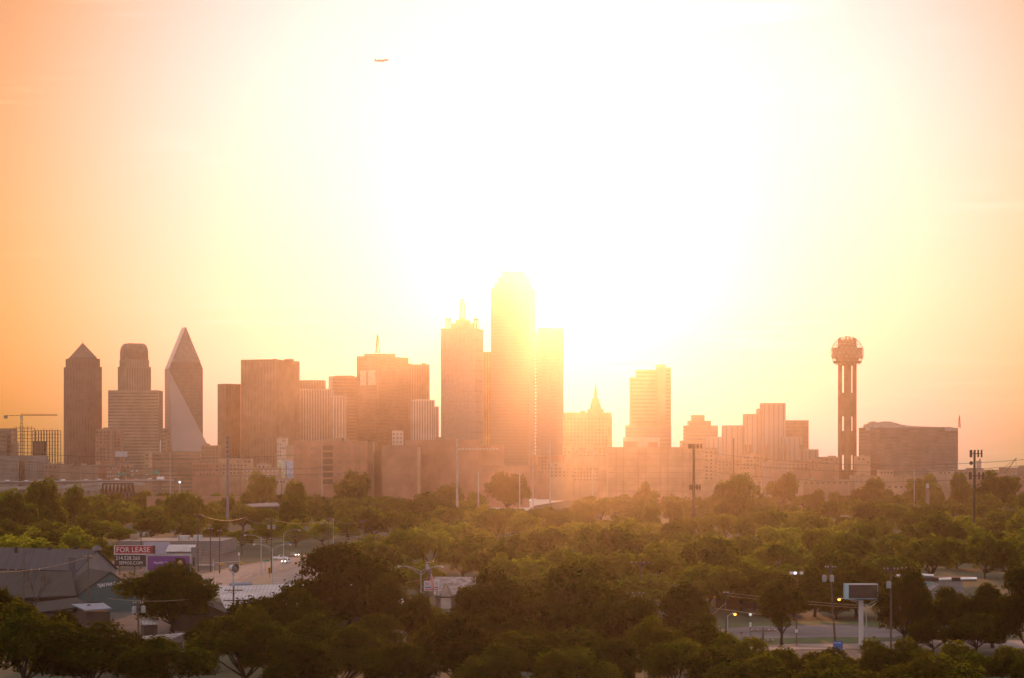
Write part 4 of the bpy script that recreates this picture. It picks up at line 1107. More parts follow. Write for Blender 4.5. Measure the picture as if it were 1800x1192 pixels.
pl_['v'] = upole(1600, 996, 1138, 'dark pole with a wide crossarm before the restaurant', [(1000, 16)])
pl_['w'] = upole(42, 962, 1090, 'dark pole at the far left by the white warehouse', [(1003, 30)])
def px3(p, y, D): return tuple(P(p, y, D))
wl = [((348, 906), (426, 910), 8, 'd', 'i'), ((426, 910), (477, 914), 6, 'i', 'h'), ((477, 914), (577, 912), 9, 'h', 'j'), ((577, 912), (638, 915), 6, 'j', 'l')]
LOWER = [('upper', 0.0), ('lower', 2.6), ('lowest', 4.4)]
names = {'d': 'tall thin pole', 'i': 'dark left pole', 'h': 'transformer pole', 'j': 'far road pole', 'l': 'golden wood pole'}
for (a, b, sag, ka, kb) in wl:
    for w_, dz in LOWER[:1]:
        A = Vector(pl_[ka]); B = Vector(pl_[kb])
        wire('overhead_wire', A+Vector((0.8, 0, -0.4-dz)), B+Vector((0.8, 0, -0.4-dz)), 1.6, 'top wire hung between the %s and the %s' % (names[ka], names[kb]), 0.05)
D_ = 900
gold = [((345, 970), (424, 946)), ((424, 946), (515, 937)), ((515, 937), (577, 935)), ((577, 935), (640, 932))]
for i_, (a, b) in enumerate(gold):
    for k, dz in enumerate((0, 0.9, 1.7)):
        A = P(a[0], a[1], 880+i_*40)-Vector((0, 0, dz)); B = P(b[0], b[1], 920+i_*40)-Vector((0, 0, dz))
        wire('cable', A, B, 1.3 if i_ < 2 else 1.0, '%s bright sagging cable over the bending road, %s span' % (('top', 'middle', 'bottom')[k], ('first', 'second', 'third', 'fourth')[i_]), 0.06, group='cables over the bending road')
wire('overhead_wire', P(600, 990, 640), P(760, 1013, 640), 3.0, 'sagging cable between the tallest foreground tree and the flag', 0.05)
wire('overhead_wire', P(1276, 1042, 560), P(1800, 1070, 560), 1.2, 'upper wire crossing behind the blank pylon sign', 0.05)
wire('overhead_wire', P(1276, 1047, 562), P(1800, 1074, 562), 1.2, 'second wire crossing behind the blank pylon sign', 0.05)
wire('overhead_wire', P(1255, 1069, 520), P(1800, 1116, 520), 0.9, 'bright wire crossing the pylon sign pole', 0.06)
wire('overhead_wire', P(1200, 1125, 505), P(1860, 1141, 505), 0.8, 'dark upper wire low above the roadside', 0.06)
wire('overhead_wire', P(1200, 1136, 500), P(1860, 1149, 500), 0.8, 'dark lower wire low above the roadside', 0.06)
wire('overhead_wire', P(1070, 1040, 560), P(1190, 1056, 560), 0.6, 'bright wire through the short angled pole', 0.06)
wire('overhead_wire', P(1168, 1140, 520), P(1276, 1060, 520), 0.4, 'guy wire slanting up to the dark thick pole', 0.05)
wire('overhead_wire', P(-20, 1006, 560), P(155, 979, 640), 1.0, 'wire from the left edge to the pole by the body shop', 0.05)
wire('overhead_wire', P(190, 1052, 520), P(409, 1040, 555), 1.2, 'wire over the dark oak to the near wooden pole', 0.05)
wire('overhead_wire', P(243, 1064, 512), P(330, 1122, 520), 1.2, 'drop wire from the near transformer pole', 0.05)
for k, (ya, yb) in enumerate(((790, 800), (806, 822), (822, 830))):
    wire('power_line', P(-30, ya, 1300), P(520+k*60, yb, 1300), 3, '%s faint power line across the left towers' % ('highest', 'middle', 'lowest')[k], 0.10, M_STEEL, 'long power lines')
for k, (ya, yb) in enumerate(((792, 802), (806, 812), (825, 828))):
    wire('power_line', P(1219, ya, 1350), P(1860, yb, 1250), 6, '%s faint power line right of the bare antenna pole' % ('highest', 'middle', 'lowest')[k], 0.10, M_STEEL, 'long power lines')

LITO = glow('lamp_sodium', (1.0, 0.42, 0.04), 9.0); LITW = glow('lamp_white', (0.85, 0.8, 1.0), 2.2)
LENS = mat('lamp_lens', (0.75, 0.68, 0.55), 0.2, var=0.05)
def lamp_head(t, x, D, z, s, m):
    h = MB().loft([[(x-0.55*s, D-0.14, z), (x+0.45*s, D-0.17, z-0.02), (x+0.45*s, D+0.17, z-0.02), (x-0.55*s, D+0.14, z)], [(x-0.45*s, D-0.08, z+0.2), (x+0.3*s, D-0.1, z+0.22), (x+0.3*s, D+0.1, z+0.22), (x-0.45*s, D+0.08, z+0.2)]]).build('lamp_head', GALV, t)
    MB().lathe(x+0.12*s, D, [(0.30, z-0.02), (0.26, z-0.2), (0.12, z-0.33)], 10).build('lens', m, h)
def dlamp(px, yt, yb, pl_x, pr_x, yl, label, lit=False, sides=(-1, 1)):
    D = GD(yb); x = X(px, D); zt = Z(yt, D); s = D/F
    t = thing('street_lamp', label, 'street lamp', (x, D, 0), 'street lamps')
    MB().tube([(x, D, 0), (x, D, zt)], 0.15, 8, r1=0.09).build('pole', GALV, t)
    MB().lathe(x, D, [(0.3, 0), (0.3, 0.5), (0.16, 0.55)], 8).build('base', GALV, t)
    for sd in sides:
        xe = X(pl_x if sd < 0 else pr_x, D); zl = Z(yl, D)
        mb = MB(); L = abs(xe-x)
        mb.tube([(x, D, zt-0.25), (x+sd*L*0.35, D, zt+(zl-zt)*0.72), (x+sd*L*0.7, D, zl+0.12), (xe-sd*0.4, D, zl+0.1)], 0.055, 5)
        if len(sides) == 2: mb.tube([(x, D, zt-1.15), (x+sd*L*0.4, D, zt+(zl-zt)*0.45), (x+sd*L*0.72, D, zl+0.05)], 0.05, 5)
        mb.build('bracket_arm', GALV, t)
        lamp_head(t, xe, D, zl, sd, LITO if lit else LENS)
    return t
dlamp(479, 963, 1028, 447, 510, 957, 'double-arm lamp on the traffic island at the bending road')
dlamp(740, 1003, 1072, 702, 777, 996, 'double-arm lamp left of the flag')
dlamp(1523, 1062, 1138, 1476, 1571, 1053, 'double-arm lamp with lit orange lenses beside the pylon sign pole', True)
dlamp(459, 944, 1012, 431, 0, 941, 'single-arm lamp reaching left over the bending road', sides=(-1,))
dlamp(498.5, 937, 1001, 0, 526, 932, 'single-arm lamp reaching right over the bending road', sides=(1,))
dlamp(586, 911, 976, 566, 0, 920, 'single-arm lamp farther up the bending road', sides=(-1,))
t = dlamp(1279, 1082, 1131, 0, 1291, 1079, 'short curved lamp on the thick pole at the parking lot', True, sides=(1,))
# flood light pole
D0 = GD(1136)
t = thing('floodlight_pole', 'floodlight pole with a pair of lights, one lit white, on the grass strip', 'street lamp', (X(1400, D0), D0, 0))
x = X(1400, D0); zt = Z(1009, D0)
MB().tube([(x, D0, 0), (x, D0, zt)], 0.11, 8).build('pole', mat('pole_rust', (0.13, 0.07, 0.05), 0.8), t)
MB().lathe(x, D0, [(0.45, 0), (0.4, 0.25), (0.14, 0.3)], 10).build('base', CONC, t)
MB().tube([(X(1391, D0), D0, zt+0.2), (X(1410, D0), D0, zt+0.2)], 0.05, 5).build('bracket_arm', GALV, t)
for p, m in ((1391, LENS), (1397.5, LITW), (1409, LENS)):
    h = MB().box(X(p, D0)-0.35, X(p, D0)+0.35, D0-0.2, D0+0.4, zt-0.1, zt+0.5).build('lamp_head', GALV, t)
    MB().box(X(p, D0)-0.28, X(p, D0)+0.28, D0-0.26, D0-0.21, zt-0.05, zt+0.42).build('lens', m, h)
MB().box(x-0.28, x+0.28, D0-0.2, D0-0.13, Z(1112, D0), Z(1106, D0)).build('notice', PRINT, t)
# post-top lamp
D0 = GD(1121)
t = thing('post_lamp', 'round post-top lamp with a notice, in front of the parking lot', 'street lamp', (X(1319, D0), D0, 0))
x = X(1319, D0)
MB().tube([(x, D0, 0), (x, D0, Z(1082, D0))], 0.07, 6).build('post', M_STEEL, t)
MB().lathe(x, D0, [(0.1, Z(1083, D0)), (0.32, Z(1081, D0)), (0.32, Z(1079, D0)), (0.1, Z(1077.5, D0))], 12).build('globe', glow('lamp_soft', (0.8, 0.75, 0.75), 0.8), t)
MB().box(x-0.22, x+0.22, D0-0.13, D0-0.08, Z(1102, D0), Z(1094, D0)).build('notice', PRINT, t)
# pylon sign
D0 = GD(1138)
t = thing('pylon_sign', 'blank dark pylon sign box with a pale blue edge on a square white pole', 'sign', (X(1515, D0), D0, 0))
MB().box(X(1511.5, D0), X(1519, D0), D0+1.0, D0+1.9, 0, Z(1055, D0)).build('pole', mat('pole_pale', (0.55, 0.5, 0.5), 0.7, var=0.1), t)
mb = MB(); zb, zt = Z(1053.5, D0), Z(1026.5, D0)
bx = MB().box(X(1485, D0), X(1543.5, D0), D0, D0+2.4, zb, zt).build('cabinet', mat('cabinet_blue', (0.16, 0.30, 0.36), 0.6), t)
MB().box(X(1492, D0), X(1542, D0), D0-0.08, D0-0.01, zb+0.25, zt-0.22).build('face', mat('face_dark', (0.025, 0.018, 0.018), 0.5), t)
MB().box(X(1491, D0), X(1543.4, D0), D0-0.16, D0-0.085, zt-0.22, zt+0.02).build('top_trim', M_WHITE, t)
MB().box(X(1484.6, D0), X(1491.6, D0), D0-0.14, D0-0.011, zb+0.02, zt-0.03).build('end_panel', mat('end_blue', (0.28, 0.47, 0.56), 0.5, var=0.08), t)
MB().lathe(X(1515, D0), D0+1.4, [(0.9, Z(1055.5, D0)), (1.1, zb-0.02)], 10).build('collar', M_STEEL, t)
# blue banner
D0 = GD(1150)
t = thing('banner_sign', 'blue AVAILABLE banner standing at the road edge', 'sign', (X(1473, D0), D0, 0))
MB().box(X(1465.5, D0), X(1480.5, D0), D0, D0+0.08, Z(1147, D0), Z(1127, D0)).build('banner', mat('banner_blue', (0.015, 0.12, 0.42), 0.6, var=0.08), t)
text_part(t, "AVAILABLE", (X(1466, D0), D0-0.03, Z(1131.2, D0)), (1, 0, 0), (0, 0, 1), 0.36, PRINT, narrow=0.8)
for p in (1465, 1481): MB().tube([(X(p, D0), D0+0.1, 0), (X(p, D0), D0+0.1, Z(1126.5, D0))], 0.05, 6).build('post', M_STEEL, t)
# mailbox-like post
D0 = GD(1120)
t = thing('information_stand', 'small dark stand with a panel by the parking lot', 'sign', (X(1303, D0), D0, 0))
MB().box(X(1301, D0), X(1305.5, D0), D0, D0+0.15, Z(1114, D0), Z(1111.5, D0)).build('panel', M_STEEL, t)
MB().tube([(X(1304, D0), D0+0.08, 0), (X(1304, D0), D0+0.08, Z(1114, D0))], 0.06, 6).build('post', M_STEEL, t)
# siren
D0 = GD(1104)
t = thing('warning_siren', 'round warning siren on a steel pole above the white metal roof', 'siren', (X(410, D0), D0, 0))
x = X(410, D0); zc = Z(999, D0)
MB().tube([(x, D0, 0), (x, D0, Z(1007, D0))], 0.16, 8).build('pole', GALV, t)
MB().box(x-0.35, x+0.35, D0-0.3, D0+0.3, Z(1010, D0), Z(1006, D0)).build('rotator', GALV, t)
mb = MB(); ax = Vector((0.75, -0.66, 0)); c_ = Vector((x+0.2, D0, zc)); sd = Vector((0.66, 0.75, 0)); uu = Vector((0, 0, 1))
def rg_(d, r): return [c_+ax*d+sd*(r*math.cos(2*math.pi*k/20))+uu*(r*math.sin(2*math.pi*k/20)) for k in range(20)]
mb.loft([rg_(-1.0, 0.75), rg_(-0.2, 0.8), rg_(0.1, 0.8)]); mb.build('housing', M_WHITE, t)
MB().loft([rg_(0.1, 0.8), rg_(0.6, 1.0), rg_(0.62, 0.92), rg_(0.2, 0.6)]).build('horn', M_STEEL, t)
MB().loft([rg_(0.21, 0.58), rg_(0.35, 0.5)]).build('baffle', ST_G, t)
MB().loft([rg_(0.36, 0.2), rg_(0.5, 0.12)]).build('hub', RED, t)
# traffic signals
YEL = mat('signal_yellow', (0.5, 0.27, 0.02), 0.6)
D0 = GD(1010)
t = thing('traffic_signal', 'signal mast arm with two yellow heads left of the bending road', 'traffic light', (X(386, D0), D0, 0))
x = X(375, D0)
MB().tube([(x, D0, 0), (x, D0, Z(984, D0))], 0.16, 8).build('mast', GALV, t)
MB().tube([(x, D0, Z(990, D0)), (X(425, D0), D0, Z(986.5, D0))], 0.12, 6, r1=0.07).build('arm', GALV, t)
for p, y in ((390.5, 991.5), (425, 989.5)):
    MB().box(X(p, D0)-0.95, X(p, D0)+0.95, D0-0.45, D0-0.12, Z(y+1.4, D0), Z(y-1.2, D0)).build('signal_head', YEL, t)
D0 = GD(1017)
t = thing('traffic_signal', 'upright yellow signal at the traffic island', 'traffic light', (X(474, D0), D0, 0))
MB().tube([(X(474, D0), D0, 0), (X(474, D0), D0, Z(998, D0))], 0.07, 6).build('post', M_STEEL, t)
h = MB().box(X(474, D0)-0.42, X(474, D0)+0.42, D0-0.3, D0-0.08, Z(1008, D0), Z(997.5, D0)).build('signal_head', YEL, t)
for y in (999.5, 1002.8, 1006): MB().lathe(X(474, D0), D0-0.3, [(0.25, Z(y, D0)-0.2), (0.25, Z(y, D0)+0.2)], 8).build('visor', DARK, h)
D0 = GD(1004)
t = thing('street_sign', 'green street name sign under the transformer pole', 'sign', (X(467, D0), D0, 0))
MB().box(X(462, D0), X(474, D0), D0, D0+0.1, Z(987, D0), Z(983.5, D0)).build('plate', mat('sign_green', (0.06, 0.24, 0.18), 0.6), t)
MB().tube([(X(466, D0), D0+0.16, 0), (X(466, D0), D0+0.16, Z(983, D0))], 0.06, 6).build('post', M_STEEL, t)
D0 = GD(1000)
t = thing('road_sign', 'white road sign on a post behind the siren', 'sign', (X(420, D0), D0, 0))
MB().box(X(418.3, D0), X(421.8, D0), D0, D0+0.08, Z(976.5, D0), Z(971.5, D0)).build('plate', PRINT, t)
MB().tube([(X(420.5, D0), D0+0.12, 0), (X(420.5, D0), D0+0.12, Z(971, D0))], 0.07, 6).build('post', GALV, t)
# flag
D0 = 628
t = thing('flagpole', 'flagpole with a ball finial right of the double-arm lamp', 'flagpole', (X(761, D0), D0, 0))
x = X(761.5, D0)
MB().tube([(x, D0, 0), (x, D0, Z(988, D0))], 0.09, 8, r1=0.05).build('pole', M_STEEL, t)
MB().lathe(x, D0, [(0.02, Z(988, D0)-0.05), (0.24, Z(987, D0)), (0.24, Z(986, D0)), (0.02, Z(985, D0))], 10).build('finial', mat('brass', (0.7, 0.5, 0.25), 0.3, 0.8), t)
fl = thing('flag', 'American flag hanging in folds on the flagpole', 'flag', (x, D0, Z(1040, D0)))
mb = MB(); NU, NV = 14, 26; FW = 13; M0, M1, M2 = 0, 1, 2
zt, zb = Z(1000, D0), Z(1038.5, D0)
def fpt(u, v):      # u across the stripes' width, v down along the hanging stripes
    w = 0.35+0.65*v
    xx = x-0.85+1.15*u*w+v*0.35+0.16*math.sin(v*7+u*4); yy = D0-0.3-0.35*math.sin(u*9+v*2)*w
    return (xx, yy, zt+(zb-zt)*(v*0.93+0.07*u))
for i in range(FW):
    for j in range(NV):
        u0, u1 = i/FW, (i+1)/FW; v0, v1 = j/NV, (j+1)/NV
        m = 2 if (v1 <= 0.42 and i < 7) else (0 if i % 2 == 0 else 1)
        mb.quad(fpt(u0, v0), fpt(u1, v0), fpt(u1, v1), fpt(u0, v1), m)
mb.build('cloth', [mat('flag_red', (0.45, 0.03, 0.04), 0.8, var=0.05), mat('flag_white', (0.75, 0.7, 0.7), 0.8, var=0.05), mat('flag_blue', (0.03, 0.035, 0.16), 0.8, var=0.05)], fl)
mb = MB()
for a in range(4):
    for b in range(5):
        p = Vector(fpt(0.06+a*0.13, 0.04+b*0.075)); mb.box(p.x-0.035, p.x+0.035, p.y-0.06, p.y-0.03, p.z-0.04, p.z+0.04)
mb.build('stars', mat('flag_white', (0.75, 0.7, 0.7)), fl)['kind'] = 'stuff'

# ------------------------------------------------------------------ vehicles
TYRE = mat('tyre', (0.02, 0.02, 0.02), 0.9); GLS = mat('car_glass', (0.03, 0.035, 0.045), 0.08); RIMM = mat('wheel_rim', (0.5, 0.5, 0.52), 0.3, 0.7)
HEAD = mat('headlight', (0.8, 0.8, 0.75), 0.15, var=0.02); HEADLIT = glow('headlight_lit', (1.0, 0.85, 0.6), 14.0); TAIL = mat('tail_lamp', (0.3, 0.02, 0.02), 0.3)
def paint(name, c): return mat('car_paint_'+name, c, 0.25, 0.1, var=0.04)
def vehicle(label, name, cat, loc, rz, prof, cab, width, m, lit=False, parts=True, group=None):
    """prof: body side outline (x, z); cab: greenhouse outline; front towards +x"""
    global LOCAL_BUILD
    LOCAL_BUILD = True
    t = thing(name, label, cat, loc, group, rz)
    hw = width/2
    def ext(pts, w0, w1=None):
        w1 = w1 or w0; zs = [p[1] for p in pts]; lo, hi = min(zs), max(zs)
        def wz(z): return w0+(w1-w0)*((z-lo)/max(hi-lo, 1e-3))
        mb = MB(); mb.loft([[(p[0], -wz(p[1]), p[1]) for p in pts], [(p[0], wz(p[1]), p[1]) for p in pts]]); return mb
    ext(prof, hw, hw*0.96).build('body', m, t)
    cabo = ext(cab, hw*0.94, hw*0.72).build('cabin', m, t)
    x0, x1 = min(p[0] for p in cab), max(p[0] for p in cab); z0, z1 = min(p[1] for p in cab), max(p[1] for p in cab)
    tops = sorted([p for p in cab if p[1] > z1-0.06]); bots = sorted([p for p in cab if p[1] < z0+0.06])
    if parts:
        b0, b1, t0, t1 = bots[0], bots[-1], tops[0], tops[-1]
        def lerp(a, b, f): return (a[0]+(b[0]-a[0])*f, a[1]+(b[1]-a[1])*f)
        for a, b, nm in ((b1, t1, 'windscreen'), (b0, t0, 'rear_window')):
            p, q = lerp(a, b, 0.12), lerp(a, b, 0.88); sg = 0.02 if nm == 'windscreen' else -0.02
            mb = MB(); w0, w1 = hw*0.84, hw*0.68
            A = [(p[0]+sg, -w0, p[1]), (p[0]+sg, w0, p[1]), (q[0]+sg, w1, q[1]), (q[0]+sg, -w1, q[1])]
            mb.loft([[(v[0]-sg*1.5, v[1], v[2]-0.01) for v in A], A]); mb.build(nm, GLS, t)
        for sd in (-1, 1):
            A = [lerp(b0, b1, 0.1), lerp(b0, b1, 0.92), lerp(t0, t1, 0.95), lerp(t0, t1, 0.05)]
            A = [lerp(v, ((x0+x1)/2, (z0+z1)/2), 0.12) for v in A]
            def ww(z): return hw*(0.94+(0.72-0.94)*(z-z0)/(z1-z0))+0.015
            mb = MB(); q = [(v[0], sd*ww(v[1]), v[1]) for v in A]; mb.loft([[(v[0], v[1]-sd*0.03, v[2]) for v in q], q]); mb.build('side_window', GLS, t)
    xs = [p[0] for p in prof]; L0, L1 = min(xs), max(xs); zf = [p[1] for p in prof]
    for wx_ in (L0+0.2*(L1-L0), L0+0.8*(L1-L0)):
        for sd in (-1, 1):
            mb = MB(); r = 0.34 if width < 2.2 else 0.45
            mb.loft([[(wx_+r*math.cos(2*math.pi*k/16), sd*(hw-0.2), r+r*math.sin(2*math.pi*k/16)) for k in range(16)], [(wx_+r*math.cos(2*math.pi*k/16), sd*(hw+0.03), r+r*math.sin(2*math.pi*k/16)) for k in range(16)]])
            w = mb.build('wheel', TYRE, t)
            if parts:
                mb = MB(); mb.loft([[(wx_+0.6*r*math.cos(2*math.pi*k/12), sd*(hw+0.031), r+0.6*r*math.sin(2*math.pi*k/12)) for k in range(12)], [(wx_+0.5*r*math.cos(2*math.pi*k/12), sd*(hw+0.045), r+0.5*r*math.sin(2*math.pi*k/12)) for k in range(12)]])
                mb.build('rim', RIMM, w)
    zl = 0.72 if width < 2.2 else 0.95
    for sd in (-1, 1):
        MB().box(L1-0.06, L1+0.03, sd*hw*0.72-0.2, sd*hw*0.72+0.2, zl-0.1, zl+0.12).build('headlight', HEADLIT if lit else HEAD, t)
        if parts: MB().box(L0-0.03, L0+0.06, sd*hw*0.76-0.15, sd*hw*0.76+0.15, zl-0.05, zl+0.2).build('tail_light', TAIL, t)
    LOCAL_BUILD = False
    return t
SEDAN = [(-2.3, 0.28), (2.2, 0.26), (2.32, 0.55), (2.2, 0.78), (1.2, 0.98), (-1.7, 1.02), (-2.3, 0.95)]
SEDAN_C = [(-1.9, 0.98), (1.25, 0.96), (0.35, 1.46), (-1.05, 1.48)]
PICK = [(-2.9, 0.45), (2.75, 0.42), (2.85, 0.7), (2.75, 1.05), (1.3, 1.22), (-2.9, 1.2)]
PICK_C = [(-0.75, 1.2), (1.35, 1.2), (0.65, 1.88), (-0.6, 1.88)]
SUV = [(-2.35, 0.35), (2.3, 0.33), (2.4, 0.7), (2.3, 1.0), (1.2, 1.15), (-2.35, 1.15)]
SUV_C = [(-2.3, 1.12), (1.3, 1.12), (0.5, 1.75), (-2.05, 1.78)]
VAN = [(-3.3, 0.4), (3.2, 0.4), (3.3, 1.0), (2.6, 1.3), (2.2, 1.32), (2.2, 3.1), (-3.3, 3.1)]
VAN_C = [(2.15, 1.3), (2.85, 1.3), (2.35, 2.2), (2.15, 2.2)]
p = G(493, 984); vehicle('white pickup truck parked beside the bending road', 'pickup_truck', 'truck', (p[0], p[1], 0.0), 0.12, PICK, PICK_C, 1.95, paint('white', (0.72, 0.72, 0.75)))
p = G(503.5, 990); vehicle('white car driving down the bending road towards the lamps', 'car', 'car', (p[0], p[1], 0.02), R(-112), SUV, SUV_C, 1.9, paint('white', (0.72, 0.72, 0.75)), True)
p = G(518, 978); vehicle('pale grey car farther up the bending road', 'car', 'car', (p[0], p[1], 0.02), R(-60), SEDAN, SEDAN_C, 1.8, paint('grey', (0.4, 0.4, 0.42)), True)
p = G(537, 1010); vehicle('silver car half hidden behind the tallest foreground tree', 'car', 'car', (p[0], p[1], 0.02), R(-100), SEDAN, SEDAN_C, 1.8, paint('silver', (0.5, 0.5, 0.52)))
rgv = random.Random(5)
cols = [('white', (0.72, 0.72, 0.75)), ('grey', (0.4, 0.4, 0.42)), ('dark', (0.05, 0.05, 0.06)), ('red', (0.35, 0.05, 0.04)), ('silver', (0.5, 0.5, 0.52))]
hw_pts = [(868, 887), (882, 885), (896, 879), (906, 883), (915, 877), (928, 875), (934, 881), (948, 873.5), (960, 877), (972, 871.5), (985, 875), (996, 870), (1012, 873), (1026, 869.5), (1043, 871), (1060, 868.5), (1078, 870), (1094, 867.5)]
for k, (px, py) in enumerate(hw_pts):
    p = G(px, py); cn_, cc_ = cols[k % 5]
    vehicle('%s car with lit headlights on the sunlit highway, number %s from its near end' % (cn_, ('one', 'two', 'three', 'four', 'five', 'six', 'seven', 'eight', 'nine', 'ten', 'eleven', 'twelve', 'thirteen', 'fourteen', 'fifteen', 'sixteen', 'seventeen', 'eighteen')[k]), 'car', 'car', (p[0], p[1], 0.06), R(-100 if k % 3 else -115), SUV if k % 2 else SEDAN, SUV_C if k % 2 else SEDAN_C, 1.85, paint(cn_, cc_), True, False, 'cars on the sunlit highway')

# ------------------------------------------------------------------ freeway, bridge and masts before downtown
D0 = 2130
FWC = mat('freeway_concrete', (0.34, 0.3, 0.28), 0.85, scale=0.05); FWD = mat('freeway_shade', (0.16, 0.12, 0.11), 0.85, scale=0.05)
def viaduct(label, pts, D, th, m, wd=12, pier_every=3):
    t = thing('viaduct', label, 'bridge', (X(pts[0][0], D), D, 0))
    A = [P(p, y, D) for p, y in pts]
    mb = MB()
    ring_ = lambda q: [q+Vector((0, 0, 0)), q+Vector((0, wd, 0)), q+Vector((0, wd, -th)), q+Vector((0, 0, -th))]
    mb.loft([ring_(q) for q in A]); mb.build('deck', m, t)
    mb = MB(); mb.loft([[q+Vector((0, -0.25, -0.2)), q+Vector((0, -0.02, -0.2)), q+Vector((0, -0.02, 0.9)), q+Vector((0, -0.25, 0.9))] for q in A]); mb.build('parapet', FWC, t)
    for i in range(0, len(A)-1):
        q = A[i].lerp(A[i+1], 0.5)
        MB().box(q.x-0.8, q.x+0.8, D+wd*0.35, D+wd*0.65, 0, q.z-th-0.02).build('pier', FWC, t)
    return t
v1 = viaduct('main freeway viaduct crossing at the left below the towers', [(-40, 847.5), (20, 847.3), (80, 846.8), (140, 846), (200, 845), (250, 844.6), (306, 844.6)], D0, 1.9, FWD, 18)
viaduct('pale curved ramp below the main freeway viaduct', [(100, 856), (140, 852), (180, 849.5), (215, 848.8), (250, 850)], D0-60, 1.5, FWC)
viaduct('pale lower ramp left of the iron truss bridge', [(110, 866), (140, 861.5), (165, 858), (190, 855.5), (215, 854)], D0-110, 1.6, FWC)
viaduct('low ramp at the far left behind the domed tree', [(-40, 860), (0, 858), (40, 857), (80, 856.5)], D0-90, 1.5, FWC)
fz = [(-5, 847.6), (14, 847.5), (33, 847.3), (47, 847.2), (62, 847), (73, 847), (88, 846.8), (102, 846.6), (110, 846.5), (131, 846.2), (150, 846), (176, 845.6), (190, 845.2), (206, 845), (228, 844.8), (240, 844.7), (262, 844.6), (272, 844.6)]
for k, (px, py) in enumerate(fz):
    q = P(px, py, D0+5); cn_, cc_ = cols[(k*3+1) % 5]; kind = (SUV, SUV_C, 1.9) if k % 3 else (SEDAN, SEDAN_C, 1.8)
    vehicle('%s car on the left freeway viaduct, number %d counted from the left edge' % (cn_, k+1), 'car', 'car', (q.x, D0+5, q.z+0.02), 0 if k % 2 else math.pi, *kind, paint(cn_, cc_), False, False, 'cars on the left freeway viaduct')
q = P(283, 844.5, D0+5); vehicle('white box truck on the freeway viaduct left of the bright lamp', 'box_truck', 'truck', (q.x, D0+5, q.z+0.02), 0, VAN, VAN_C, 2.4, paint('white', (0.72, 0.72, 0.75)))
# truss bridge
D0 = 1950
t = thing('truss_bridge', 'dark iron railway truss bridge above the left trees', 'bridge', (X(206, D0), D0, 0))
IRON = mat('iron_dark', (0.055, 0.035, 0.03), 0.8)
for dy in (0, 6):
    mb = MB(); n = 9
    bl = [P(175+63*i/n, 879, D0+dy) for i in range(n+1)]; tl_ = [P(181+52*i/(n-1), 850, D0+dy) for i in range(n)]
    mb.tube([bl[0], bl[-1]], 0.55, 4); mb.tube([tl_[0], tl_[-1]], 0.6, 4)
    for i in range(n):
        mb.tube([bl[i], tl_[i]], 0.42, 4); mb.tube([tl_[i], bl[i+1]], 0.42, 4)
        mb.tube([(tl_[i]+Vector((0, 0, 0))), P(175+63*(i+0.5)/n, 879, D0+dy)], 0.22, 4)
    mb.build('truss', IRON, t)
    mb = MB(); mb.poly([P(177.5, 867, D0+dy+0.1), P(236, 867, D0+dy+0.1), P(233, 851, D0+dy+0.1), P(181, 851, D0+dy+0.1)])
mb = MB(); mb.box(X(170, D0), X(245, D0), D0+0.7, D0+5.3, Z(881, D0), Z(879, D0)); mb.build('deck', IRON, t)
mb = MB()
for i in range(9):
    q = P(181+52*i/8, 850, D0); mb.tube([q, q+Vector((0, 6, 0))], 0.3, 4); q2 = P(181+52*((i+1) % 9)/8, 850, D0+6); mb.tube([q, q2], 0.2, 4)
mb.build('top_bracing', IRON, t)
for p in (176, 237): MB().box(X(p, D0)-1.5, X(p, D0)+1.5, D0+0.5, D0+5.5, 0, Z(881.2, D0)).build('pier', ST_D, t)
t = thing('railway_embankment', 'brick retaining wall with a pale coping right of the iron truss bridge', 'wall', (X(330, 1850), 1850, 0))
MB().box(X(258, 1850), X(420, 1850), 1850, 1856, 0, Z(874, 1850)).build('wall', BR, t); MB().box(X(257, 1850), X(421, 1850), 1849.6, 1856.4, Z(874, 1850), Z(873, 1850)).build('coping', ST_B, t)
# signs and lights near the freeway
SGN = mat('sign_green', (0.06, 0.24, 0.18), 0.6)
for (p0, p1, ya, yb, lab) in ((204, 222, 836, 831.5, 'green freeway sign below the round-shouldered tower'), (266, 280, 833, 827.5, 'green freeway sign left of the white box truck')):
    D0 = 2180; t = thing('freeway_sign', lab, 'sign', (X((p0+p1)/2, D0), D0, 0))
    MB().box(X(p0, D0), X(p1, D0), D0, D0+0.3, Z(ya, D0), Z(yb, D0)).build('panel', SGN, t)
    MB().tube([(X(p1-1, D0), D0+0.6, 0), (X(p1-1, D0), D0+0.6, Z(yb, D0))], 0.35, 6).build('post', GALV, t)
D0 = 2420
t = thing('rooftop_billboard', 'row of three white panels on a roof below the round-shouldered tower', 'billboard', (X(213, D0), D0, 0))
for k in range(3): MB().box(X(202.5+7.2*k, D0), X(209.3+7.2*k, D0), D0, D0+0.6, Z(803, D0), Z(793.5, D0)).build('panel', M_WHITE, t)
for p in (205, 213, 221): MB().tube([(X(p, D0), D0+1, 0), (X(p, D0), D0+1, Z(794, D0))], 0.4, 6).build('post', M_STEEL, t)
D0 = 1900
t = thing('street_lamp', 'mast with a bright white lit lamp below the prism tower', 'street lamp', (X(316, D0), D0, 0))
MB().tube([(X(316, D0), D0, 0), (X(316, D0), D0, Z(849, D0))], 0.25, 6).build('pole', GALV, t)
MB().lathe(X(316, D0), D0-0.4, [(0.3, Z(849.6, D0)), (0.8, Z(848, D0)), (0.6, Z(846.8, D0)), (0.2, Z(845.6, D0))], 10).build('lens', glow('lamp_blue_white', (0.7, 0.9, 1.0), 3.0), t)
